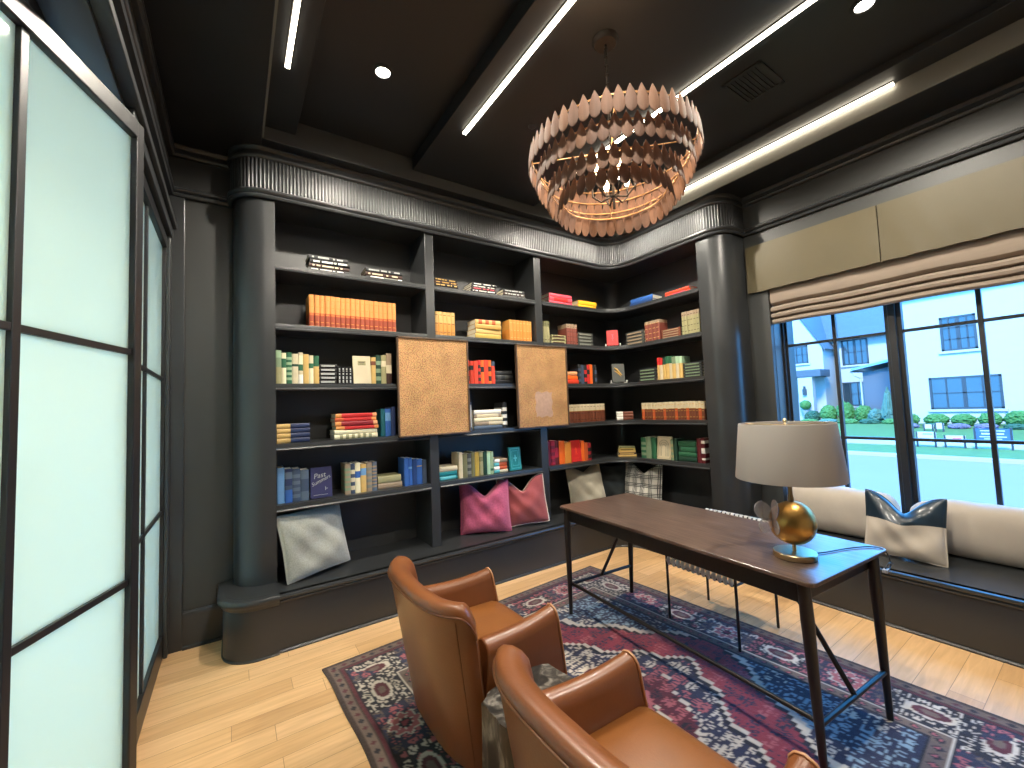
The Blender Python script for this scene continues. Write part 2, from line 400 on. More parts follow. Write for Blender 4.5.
# back panels, corner panel, header inside
mb = MB(); mb.box(.2, 3.86, YBK, YBK+.02, BEN, 2.99); sub(mb, 'back_panel', PAINT_IN)
mb = MB(); mb.box(XBK, XBK+.02, 2.13, 3.46, BEN, 2.99); sub(mb, 'back_panel', PAINT_IN)
mb = MB(); mb.sweep(arc(XBK-.14, YBK-.14, .14, 90, 0, 12), [(0, BEN), (0, 2.99), (-.01, 2.99), (-.01, BEN)]); sub(mb, 'corner_panel', PAINT_IN, smooth=30)
top = [(.24, YB+.01)] + arc(XR-ri, YB-ri, ri+.01, 90, 0, 14) + [(XR+.01, 2.183), (XBK+.02, 2.183), (XBK+.02, YBK+.02), (.24, YBK+.02)]
mb = MB(); mb.poly(top, 2.968, 2.995); sub(mb, 'top_panel', PAINT_IN)
for x0, x1 in ((1.337, 1.416), (2.485, 2.572)):
    mb = MB(); mb.box(x0, x1, YB, YBK, BEN-.002, 2.97); sub(mb, 'upright', bevel=.004)
for zi, z in enumerate(ZS):
    lip = [(.012, z-.046), (-.03, z-.046), (-.03, z-.002), (0, z-.002), (.002, z-.020), (.002, z-.028), (.010, z-.032), (.014, z-.038)]
    for x0, x1 in ((.24, 1.337), (1.416, 2.485)):
        mb = MB(); mb.box(x0, x1, YB, YBK, z-.03, z); mb.sweep([(x0, YB), (x1, YB)], lip); sub(mb, 'shelf', smooth=35)
    fr_ = [(2.572, YB)] + arc(XR-ri, YB-ri, ri, 90, 0, 16) + [(XR, 2.183)]
    mb = MB(); mb.poly(fr_ + [(XBK, 2.183), (XBK, YBK-.10), (XBK-.10, YBK), (2.572, YBK)], z-.03, z); mb.sweep(fr_, lip); sub(mb, 'shelf', smooth=35)
# bench base of the bookcase
bf = [(.235, YN)] + arc(XN-.27, YN-.27, .27, 90, 0, 16) + [(XN, 1.91)]
mb = MB(); mb.poly(bf + [(XBK, 1.91), (XBK, YBK), (.235, YBK)], BEN-.03, BEN)
mb.sweep(bf, [(-.03, BEN), (-.002, BEN), (.014, BEN-.006), (.018, BEN-.016), (.014, BEN-.026), (.004, BEN-.032), (.012, BEN-.038), (.010, BEN-.048), (-.01, BEN-.054), (-.03, BEN-.03)]); sub(mb, 'bench_seat', smooth=35)
mb = MB(); mb.sweep(bf, [(-.03, 0), (-.03, BEN-.03), (-.004, BEN-.03), (-.004, 0)]); sub(mb, 'bench_front', smooth=30)
mb = MB(); mb.sweep(bf, [(-.01, 0), (-.01, .016), (.004, .016), (.010, .009), (.011, 0)]); sub(mb, 'shoe_moulding', smooth=30)
# window seat
ws = empty('window_seat', 'long black window seat under the big window', 'bench', (XN, 0, 0))
def subw(mb, name, mats=PAINT, **k):
    o = mb.build(name, mats, None, **k); o.parent = ws; o.matrix_parent_inverse = Matrix.Translation((-XN, 0, 0)); return o
mb = MB(); mb.box(XN, XW-.002, YEND+.01, 1.907, BEN-.03, BEN); mb.box(XW-.002, 4.138, -.798, 1.733, BEN-.03, BEN)
mb.sweep([(XN, 1.907), (XN, YEND+.01)], [(-.03, BEN), (-.002, BEN), (.014, BEN-.006), (.018, BEN-.016), (.014, BEN-.026), (.004, BEN-.032), (.012, BEN-.038), (.010, BEN-.048), (-.01, BEN-.054), (-.03, BEN-.03)])
subw(mb, 'seat_board', mat('glossy_black_paint', (.030, .033, .036), .22, var=.05), smooth=35)
mb = MB(); mb.box(XN+.004, XN+.03, YEND+.01, 1.907, 0, BEN-.03); subw(mb, 'front_panel')
mb = MB(); mb.sweep([(XN, 1.907), (XN, YEND+.01)], [(-.01, 0), (-.01, .016), (.004, .016), (.010, .009), (.011, 0)]); subw(mb, 'shoe_moulding', smooth=30)

# ------------------------------------------------------------------ cork panels hung on the uprights
CORK = cork_mat(); FRAMEW = wood_mat('panel_frame_wood', (.06, .035, .02), (.16, .09, .05), .5, (6, 6, 2))
def cork_panel(xc, label):
    t = empty('cork_panel', label, 'panel', (xc, YB, 1.254), 0, 'cork panels hung on the bookcase'); W, H = .628, .80
    b_ = MB(); b_.box(-W/2+.012, W/2-.012, -.034, -.020, .012, H-.012); b_.build('cork_board', CORK, t)
    f = MB()
    for a in (-1, 1): f.box(a*W/2-.012*(a > 0), a*W/2+.012*(a < 0), -.046, -.018, 0, H)
    f.box(-W/2, W/2, -.046, -.018, 0, .012); f.box(-W/2, W/2, -.046, -.018, H-.012, H)
    f.build('frame', FRAMEW, t, bevel=.002)
    return t
cork_panel(1.382, 'framed speckled cork panel on the left upright, plain with no patch')
p2 = cork_panel(2.516, 'framed speckled cork panel nearer the corner with pale patch')
pm = mat('pale_lilac_patch', (.45, .285, .20), .6, var=.25, scale=45)  # paler pinkish patch laid over the cork
mb = MB(); mb.grid([[(-.10+.27*i/8+.008*math.sin(j*1.7), -.0348, .10+.24*j/8+.010*math.sin(i*2.1)) for i in range(7)] for j in range(9)])
mb.build('pale_patch', pm, p2, label='pale pinkish patch on the cork')

# ------------------------------------------------------------------ ceiling lights
SM = emit('strip_light', (1.0, .89, .70), STRIP); ALU = mat('black_channel', (.02, .02, .02), .4)
def strip(x, y0, y1, label, z=TRAY):
    t = empty('linear_ceiling_light', label, 'ceiling light', (x, y0, z), 0, 'light strips along the ceiling beams')
    b_ = MB(); b_.box(-.017, .017, 0, y1-y0, -.006, .0); b_.build('channel', ALU, t)
    b_ = MB(); b_.box(-.0115, .0115, .004, y1-y0-.004, -.017, -.006); b_.build('diffuser', SM, t)
strip(.250, -1.0, 2.481, 'glowing warm light strip nearest the frosted glass doors')
strip(1.349, -1.0, 2.481, 'glowing warm light strip just left of the chandelier')
strip(2.359, -1.0, 2.481, 'glowing warm light strip passing behind the chandelier')
strip(3.527, .703, 2.556, 'short glowing light strip nearest the window', 3.447)
DL = emit('downlight_lens', (1.0, .95, .85), 30.)
def downlight(x, y, label):
    t = empty('downlight', label, 'ceiling light', (x, y, COF), 0, 'recessed downlights')
    b_ = MB(); b_.lathe([(.060, 0), (.060, -.006), (.042, -.010), (.040, -.004)], n=28, cap=False); b_.build('trim_ring', CEIL, t, smooth=40)
    b_ = MB(); b_.lathe([(.0001, -.005), (.041, -.005)], n=28, cap=False); b_.build('lens', DL, t)
    l = bpy.data.lights.new('downlight_lamp', 'SPOT'); l.energy = SPOT; l.spot_size = R(160); l.spot_blend = .35; l.color = (1, .92, .78); l.shadow_soft_size = .04
    o = bpy.data.objects.new('downlight_lamp', l); COL.objects.link(o); o.parent = t; o.location = (0, 0, -.02)
downlight(.7455, 2.359, 'round recessed downlight above the left bookcase bay')
downlight(2.753, .634, 'round recessed downlight on the window side of the ceiling')
downlight(2.88, 2.45, 'round recessed downlight hidden behind the chandelier')
downlight(.7455, .634, 'round recessed downlight above the camera side')
sp = MB(); sp.lathe([(.0001, -.012), (.018, -.012), (.028, -.004), (.028, 0)], n=20, cap=False); tag(sp.build('sprinkler_cover', CEIL, None, (1.725, 2.183, TRAY), smooth=40), 'small round black sprinkler cover on the ceiling', 'sprinkler')
vt = empty('ceiling_vent', 'square black air vent in the ceiling near the window', 'vent', (2.81, 1.225, COF))
b_ = MB()
for a in (-1, 1): b_.box(a*.15-.012, a*.15+.012, -.12, .12, -.008, 0); b_.box(-.16, .16, a*.11-.012, a*.11+.012, -.008, 0)
b_.build('frame', CEIL, vt)
b_ = MB()
for i in range(9): b_.box(-.14, .14, -.1+i*.025, -.09+i*.025, -.006, 0)
b_.build('slats', CEIL, vt)

# ------------------------------------------------------------------ frosted glass doors and the hall behind them
def glazed(name, W, H, cols, rails, label, bot, flip=1):
    """leaf in its own frame: width along +x from the hinge, z up, room side +y*flip"""
    t = empty(name, label, 'door'); t['kind'] = 'structure'
    f = MB(); s = .045
    f.box(0, s, -.025, .025, 0, H); f.box(W-s, W, -.025, .025, 0, H); f.box(s, W-s, -.03, .03, H-.07, H); f.box(s, W-s, -.025, .025, 0, bot)
    f.build('frame', STEEL, t, bevel=.004)
    for c in cols: B(c-.013, c+.013, -.018, .018, bot, H-.07).build('muntin', STEEL, t, bevel=.002)
    for z in rails: B(s, W-s, -.016, .016, z-.011, z+.011).build('muntin', STEEL, t, bevel=.002)
    g = MB(); g.box(s-.005, W-s+.005, -.004, .004, bot-.005, H-.065); g.build('glass_pane', FROST, t)
    return t
d1 = glazed('door_1', 1.06, 2.62, [.515], [.86, 1.71], 'open frosted glass door with black steel grid nearest the camera', .12)
d1.location = (-.318, 2.135, .008); d1.rotation_euler[2] = math.atan2(-.47, -.175)
d2 = glazed('door_2', 1.29, 2.64, [.62], [.88, 1.715], 'closed frosted glass door leaf beyond the open one', .13)
d2.location = (-.385, 2.165, .006); d2.rotation_euler[2] = PI/2
HW = mat('hall_wall_paint', (.80, .84, .78), .7, var=.03)
h = MB(); h.box(-2.6, -2.5, -.6, 5.2, 0, 3.2); h.box(-2.5, -.48, 5.1, 5.2, 0, 3.2); h.box(-2.5, -.48, -.7, -.6, 0, 3.2)
struct(h.build('wall_hall', HW), 'pale hallway walls behind the frosted glass', 'wall')
struct(B(-2.6, -.48, -.7, 5.2, 3.2, 3.3).build('ceiling_hall', HW), 'pale plastered hallway ceiling', 'ceiling')
HF = MB(); HF.box(-2.5, -.48, -.6, 5.1, .001, .004); struct(HF.build('trim_7', mat('hall_stone_floor', (.72, .74, .72), .4, var=.06)), 'pale stone hallway floor', 'floor')
area('hall_ceiling_light', (-1.6, 1.9, 3.15), (-1.6, 1.9, 0), 1.4, 4.0, HALL*.85, (1.0, .94, .70))
area('hall_daylight', (-1.9, 5.0, 1.4), (-1.4, 1.5, .8), 1.0, 2.2, HALL*.55, (.62, .86, 1.0))

# ------------------------------------------------------------------ window
XG = 4.21
wn = empty('window_1', 'wide black steel window looking onto the street', 'window', (XG, 0, .46)); wn['kind'] = 'structure'
Z0, Z1, HR = 0, 2.30, (1.098-.46, 1.915-.46)
uy = [(1.733, .985), (.955, .12), (.09, -.745)]
f = MB()
for y0, y1 in uy:
    f.box(-.03, .03, y0-.035, y0, Z0, Z1); f.box(-.03, .03, y1, y1+.035, Z0, Z1)
    f.box(-.03, .03, y1, y0, Z1-.04, Z1); f.box(-.03, .03, y1, y0, Z0, .05)
for y in (.970, .105): f.box(-.06, .045, y-.022, y+.022, Z0, Z1)
f.box(-.06, .05, 1.715, 1.734, Z0, Z1)
f.build('frame', STEEL, wn, bevel=.004)
for y0, y1 in uy:
    ym = (y0+y1)/2-.01
    B(-.02, .02, ym-.013, ym+.013, .05, Z1-.04).build('muntin', STEEL, wn, bevel=.002)
    for z in HR: B(-.018, .018, y1+.03, y0-.03, z-.011, z+.011).build('muntin', STEEL, wn, bevel=.002)
    B(-.003, .003, y1+.03, y0-.03, .045, Z1-.035).build('glass_pane', GLASS, wn)
jb = MB(); jb.box(XW+.05, 4.3, 1.732, 1.74, .36, 2.78); jb.box(4.145, 4.28, -.79, 1.732, .44, .46)
struct(jb.build('trim_8', PAINT), 'black window jamb lining and sill', 'trim')

# roman shade and valance
SHADE = mat('taupe_linen', (.235, .185, .145), .85, var=.08, scale=40, bump=.1, bscale=300, stretch=(1, .2, 4))
t = empty('roman_shade', 'taupe roman shade folded up behind the khaki valance', 'blind', (4.01, 0, 2.105))
prof = [(.02, .65), (.0, .65), (-.012, .42), (-.035, .30), (-.045, .23), (-.036, .185), (-.010, .165), (.006, .162), (.006, .158), (-.03, .150), (-.044, .135), (-.04, .112), (-.012, .104), (.004, .102), (.004, .098), (-.032, .090), (-.042, .075), (-.036, .056), (-.010, .048), (.004, .046), (.004, .042), (-.028, .034), (-.032, .012), (-.022, 0), (.02, 0)]
mb = MB(); rows = []
for i in range(41):
    y = 1.728-2.5*i/40
    rows.append([(x+.004*math.sin(i*.9+z*9), y, z+.004*math.sin(i*.5)) for x, z in prof])
mb.grid(rows); mb.f += [tuple(range(len(prof)))]; mb.mi += [0]; mb.f += [tuple(range(len(mb.v)-1, len(mb.v)-1-len(prof), -1))]; mb.mi += [0]
mb.build('shade_fabric', SHADE, t, smooth=30)
B(-.02, .03, -.76, 1.728, .65, .67).build('head_rail', PAINT, t)
VAL = mat('khaki_sateen', (.078, .060, .025), .55, var=.07, scale=6, bump=.12, bscale=14)
t = empty('valance', 'flat khaki fabric valance hung along the top of the window', 'valance', (XW-.005, 0, 2.4085))
for y0, y1 in ((1.888, .947), (.940, .0), (-.006, -.92)):
    mb = MB(); front = []; back = []
    for j in range(15):
        z = .426*j/14; fr_, bk = [], []
        for i in range(31):
            y = y0+(y1-y0)*i/30; k = (1-j/14)
            x = -.030-.006*math.sin(i*.42+y0*5)*k-.004*k*k*abs(math.sin(i*.22+1))-.003*math.sin(i*1.3+j*.5)*k
            dz = .0025*math.sin(i*1.1+y0*7)*k
            fr_.append((x, y, z+dz)); bk.append((x+.022, y, z+dz))
        front.append(fr_); back.append(bk)
    loop = [front[j]+back[j][::-1] for j in range(15)]
    mb.grid(loop, close_u=True); n = len(loop[0]); mb.f += [tuple(range(n)), tuple(range(len(mb.v)-1, len(mb.v)-1-n, -1))]; mb.mi += [0, 0]
    mb.build('fabric_panel', VAL, t, smooth=40)

# ------------------------------------------------------------------ outside
BRICK = mat('white_painted_brick', (.34, .335, .33), .8, var=.05, scale=1.5, bump=.25, bscale=5, stretch=(1, 1, 3))
GRASS = mat('lawn_grass', (.052, .105, .018), .9, var=.35, scale=3); ASPH = mat('pale_asphalt', (.17, .13, .125), .85, var=.08, scale=.4)
CONC = mat('concrete', (.30, .29, .27), .85, var=.06, scale=1); SLATE = mat('slate_roof', (.05, .07, .09), .7, var=.35, scale=6, stretch=(1, 1, 3))
PANEG = mat('dark_window_glass', (.02, .032, .04), .08, var=.4, scale=.7, spec=.8); DKFR = mat('black_window_frame', (.02, .025, .03), .5)
GR = -.6
struct(B(4.4, 7.0, -40, 45, GR-.1, GR).build('lawn_near', GRASS), 'strip of lawn below the window', 'lawn')
struct(B(7.0, 18.1, -40, 45, GR-.2, GR-.06).build('road', ASPH), 'pale asphalt street outside the window', 'road')
struct(B(18.1, 18.6, -40, 45, GR-.2, GR+.02).build('kerb', CONC), 'concrete kerb across the street', 'kerb')
lw = MB(); lw.poly([(18.6, GR-.2), (60, GR-.2), (60, -.12), (31, -.18), (28.5, -.25), (23.7, GR+.04), (18.6, GR+.03)], -40, 45)
lw.v = [(x, z, y) for x, y, z in lw.v]
struct(lw.build('lawn', GRASS), 'front lawn across the street', 'lawn')
struct(B(21.3, 23.6, -40, 45, GR-.1, GR+.07).build('sidewalk', CONC), 'concrete sidewalk across the street', 'sidewalk')
def ext_window(par, X, y0, y1, z0, z1, nx, nz, shut=None):
    """window on a wall plane facing -x, in the parent's local space"""
    f = MB(); s = .09
    f.box(X-.05, X+.05, y1, y0, z0, z0+s); f.box(X-.05, X+.05, y1, y0, z1-s, z1); f.box(X-.05, X+.05, y1, y1+s, z0, z1); f.box(X-.05, X+.05, y0-s, y0, z0, z1)
    for i in range(1, nx):
        y = y1+(y0-y1)*i/nx; k = .07 if i*2 == nx else .03; f.box(X-.04, X+.04, y-k, y+k, z0, z1)
    for i in range(1, nz): z = z0+(z1-z0)*i/nz; f.box(X-.04, X+.04, y1, y0, z-.025, z+.025)
    fo = f.build('window', DKFR, par)
    B(X-.01, X+.02, y1+.02, y0-.02, z0+.02, z1-.02).build('pane', PANEG, fo)
    B(X-.10, X+.05, y1-.1, y0+.1, z0-.12, z0).build('sill', BRICK, par)
h1 = empty('house', 'tall white brick house straight across the street', 'house', (30, 2, -.2))
W1 = MB(); W1.box(0, 9, -18, 5.22, 0, 6.7); W1.build('wall', BRICK, h1)
rf = MB(); rf.add([(-.3, -18.5, 6.7), (9.5, -18.5, 6.7), (9.5, 5.35, 6.7), (-.3, 5.35, 6.7), (4.5, -14, 8.0), (4.5, 1.5, 8.0)], [(0, 1, 2, 3), (0, 4, 1), (1, 4, 5, 2), (2, 5, 3), (3, 5, 4, 0)]); rf.build('roof', SLATE, h1)
ext_window(h1, 0, 3.18, 1.93, 3.65, 5.38, 4, 3); ext_window(h1, 0, 3.77, 1.30, .72, 2.35, 4, 2)
ext_window(h1, 0, -1.6, -3.6, 3.65, 5.38, 4, 3); ext_window(h1, 0, -1.4, -4.0, .72, 2.35, 4, 2)
h2 = empty('house', 'white gabled house with slate roof and entry porch', 'house', (34, 11, -.2))
wl2 = MB(); wl2.box(2, 10, -3.6, 9, 0, 5.6)                                   # recessed main wall
wl2.box(0, 2.0, .70, 4.8, 0, 5.15); wl2.add([(0, .70, 5.15), (0, 4.8, 5.15), (0, 2.75, 8.75), (4.6, .70, 5.15), (4.6, 4.8, 5.15), (4.6, 2.75, 8.75)], [(0, 2, 1), (3, 4, 5), (0, 3, 5, 2), (1, 2, 5, 4)])
wl2.build('wall', BRICK, h2)
rf = MB(); rf.add([(1.5, -3.6, 5.5), (1.5, 9.4, 5.5), (6.0, 9.4, 9.2), (6.0, -3.6, 9.2), (11.5, -3.6, 5.5), (11.5, 9.4, 5.5)], [(0, 3, 2, 1), (3, 4, 5, 2), (0, 4, 3), (1, 2, 5), (0, 1, 5, 4)])
rf.add([(-.1, .50, 4.9), (5, .50, 4.9), (5, 2.75, 8.95), (-.1, 2.75, 8.95), (5, 5.0, 4.9), (-.1, 5.0, 4.9), (-.1, .50, 4.72), (-.1, 2.75, 8.77), (-.1, 5.0, 4.72)], [(0, 3, 2, 1), (3, 5, 4, 2), (0, 6, 7, 3), (3, 7, 8, 5)])
rf.build('roof', SLATE, h2)
ext_window(h2, 2, .22, -1.25, 3.72, 5.50, 4, 2); ext_window(h2, 2, .34, -.95, .85, 2.52, 3, 2); ext_window(h2, 0, 2.66, 1.58, 4.02, 5.30, 3, 2)
PB = mat('pale_blue_trim', (.2, .26, .3), .7)
pr = B(-1.6, 0, .35, 3.2, 2.95, 3.45).build('porch_roof', SLATE, h2, bevel=.05)
pc = B(-1.55, -1.1, .9, 1.75, 0, 2.95).build('porch_column', BRICK, h2); B(-1.5, -.1, .5, 2.9, 0, .22).build('porch_step', CONC, h2)
dr = B(-.06, .04, 1.62, 2.35, .22, 2.5).build('front_door', DKFR, h2)
ln = MB(); ln.box(-1.72, -1.56, 1.25, 1.45, 1.75, 2.15); ln.box(-1.70, -1.58, 1.30, 1.40, 2.15, 2.35); ln.build('wall_lantern', DKFR, h2)
B(1.7, 1.9, .42, .54, 0, 5.3).build('downpipe', PB, h2)
h3 = empty('annex', 'low bluish garage annex with a metal lean-to roof', 'house', (33, 8.7, -.2))
B(0, 3, -1.2, .62, 0, 3.05).build('wall', mat('bluish_render', (.075, .095, .12), .8), h3)
rf = MB(); rf.add([(-.5, -1.3, 3.62), (-.5, 1.05, 3.15), (2.9, 1.05, 3.15), (2.9, -1.3, 3.62), (-.5, -1.3, 3.72), (-.5, 1.05, 3.25), (2.9, 1.05, 3.25), (2.9, -1.3, 3.72)], [(0, 1, 2, 3), (7, 6, 5, 4), (0, 4, 5, 1), (1, 5, 6, 2), (2, 6, 7, 3), (3, 7, 4, 0)])
for i in range(8): rf.bar((-.5+i*.48, -1.3, 3.74), (-.5+i*.48, 1.05, 3.27), .04, .05)
rf.build('roof', mat('standing_seam_metal', (.22, .30, .36), .35, .5), h3)
gt = MB(); gt.tube([(-.55, 1.1, 3.15), (2.8, 1.1, 3.15), (-.35, 1.1, 3.1), (-.3, .95, 2.85), (-.05, .72, 2.65), (-.05, .72, 0)], .05, 6); gt.build('gutter', BRICK, h3)
# shrubs
LEAF = [mat('shrub_leaf_%s' % n, c, .8, var=.45, scale=9) for n, c in (('bright', (.036, .115, .018)), ('dark', (.012, .055, .025)), ('blue', (.05, .115, .085)), ('purple', (.11, .085, .13)))]
TWIG = mat('twig', (.10, .06, .04), .9)
def shrub(x, y, z, rx, ry, rz_, mi, label, name='round_shrub', cat='shrub', group='shrubs in front of the houses', cone=0., seed=0):
    t = empty(name, label, cat, (x, y, z), 0, group); rnd = random.Random(seed)
    bm = bmesh.new(); bmesh.ops.create_icosphere(bm, subdivisions=4, radius=1)
    for v in bm.verts:
        n_ = noise.noise(v.co*3.1+Vector((seed, 0, 0)))*.16+noise.noise(v.co*9+Vector((0, seed, 0)))*.13+rnd.uniform(-.05, .05)
        p = v.co*(1+n_); s = 1-cone*(p.z+1)/2
        v.co = Vector((p.x*rx*s, p.y*ry*s, (p.z+.92)*rz_))
    me = bpy.data.meshes.new('foliage'); bm.to_mesh(me); bm.free(); me.materials.append(LEAF[mi])
    o = bpy.data.objects.new('foliage', me); COL.objects.link(o); o.parent = t
    s = MB(); s.tube([(0, 0, -.05), (.02, 0, rz_*.8)], [.06, .03], 6); s.build('stem', TWIG, t)
    return t
hs = [(6.40, .36, .30), (5.42, .44, .30), (4.50, .42, .29), (3.66, .37, .32), (2.80, .46, .35), (1.85, .42, .30), (.9, .42, .30)]
hl = ['rounded green shrub right beside the black window mullion', 'wide rounded green shrub under the big house window', 'rounded green shrub below the middle of the big house window', 'rounded green shrub left of the thin window bar', 'largest rounded green shrub right of the thin window bar', 'rounded green shrub near the right edge of the view', 'rounded green shrub at the far right of the hedge']
for i, (y, ry, rz_) in enumerate(hs): shrub(28.9, y, -.24, .45, ry, rz_, 0, hl[i], seed=i)
for i, (y, rz_, l) in enumerate(((11.75, .62, 'dark green shrub beside the white porch column'), (10.85, .90, 'bright leafy shrub left of the lower house window'), (9.95, 1.05, 'tall bright shrub below the lower house window'), (9.05, .85, 'bushy bright shrub under the annex gutter'))):
    shrub(31.7, y, -.25, .5, .43, rz_*.62, (1, 0, 0, 0)[i], l, seed=20+i)
shrub(31.3, 8.33, -.25, .5, .42, .42, 2, 'silvery blue shrub in front of the bluish annex', seed=31)
shrub(30.6, 7.62, -.22, .5, .42, 1.05, 2, 'cone shaped blue green conifer beside the tall white house', 'conifer', 'shrub', cone=.75, seed=32)
for i in range(5): shrub(29.9, 11.3-i*1.0, -.3, .4, .47, .18, (0, 2, 0, 1, 0)[i], ['low green ground cover left of the bed', 'low grey green ground cover second along the bed', 'low green ground cover in the middle of the bed', 'low dark ground cover fourth along the bed', 'low green ground cover at the right of the bed'][i], 'ground_cover', seed=40+i)
for i in range(6): shrub(27.8, 6.2-i*.85, -.34, .33, .36, .14, (3, 1, 3, 3, 1, 3)[i], ['low purple flowering plant nearest the mullion', 'low dark hedge plant second from the mullion', 'low purple flowering plant in the middle of the hedge', 'low purple plant behind the blue sign', 'low dark plant right of the blue sign', 'low purple plant at the right of the hedge'][i], 'flowering_plant', seed=50+i)
pt = empty('planter', 'white urn with a round topiary beside the front door', 'planter', (32.2, 12.3, .02)); mb = MB(); mb.lathe([(.14, 0), (.10, .1), (.25, .45), (.28, .5)], n=16); mb.build('urn', BRICK, pt, smooth=40)
bm = bmesh.new(); bmesh.ops.create_icosphere(bm, subdivisions=3, radius=.32)
for v in bm.verts: v.co *= 1+.15*noise.noise(v.co*9)
me = bpy.data.meshes.new('topiary'); bm.to_mesh(me); bm.free(); me.materials.append(LEAF[0]); o = bpy.data.objects.new('topiary', me); COL.objects.link(o); o.parent = pt; o.location = (0, 0, .85)
# yard signs
WS = mat('white_sign', (.40, .39, .37), .6, var=.03); BS = mat('navy_sign', (.03, .08, .20), .5); PK = mat('sign_red', (.5, .1, .1), .6)
def sign(x, y, z, W_, H_, mt, lines, lm, label, posts=True):
    t = empty('yard_sign', label, 'sign', (x, y, z)); B(-.02, .02, -W_/2, W_/2, .35, .35+H_).build('board', mt, t)
    for a in (-1, 1): B(-.03, .03, a*(W_/2-.03)-.025, a*(W_/2-.03)+.025, -.05, .35+H_+.04*posts).build('post', DKFR, t)
    for (ly, lz, lw_, lh) in lines: B(-.026, -.02, ly-lw_/2, ly+lw_/2, .35+lz-lh/2, .35+lz+lh/2).build('text_line', lm, t)
sign(21.0, 2.64, -.62, .86, .40, BS, [(0, .33, .55, .03), (0, .23, .5, .05), (0, .13, .6, .03), (0, .06, .4, .025)], WS, 'navy sign with white text lines on the lawn')
sign(21.0, 4.26, -.72, .54, .36, WS, [(-.05, .28, .25, .03)], mat('sign_teal', (.05, .4, .5), .6), 'large plain white sign beside the mullion', False)
sign(21.1, 3.55, -.76, .54, .28, WS, [(-.06, .18, .22, .05), (.04, .09, .3, .025)], PK, 'white sign with red lettering left of the navy sign', False)
sign(26.6, 5.28, -.60, .34, .20, WS, [], PK, 'small white sign in the hedge nearest the mullion', False)
sign(26.5, 4.90, -.60, .30, .27, WS, [], PK, 'small white sign in the hedge, slightly taller one', False)

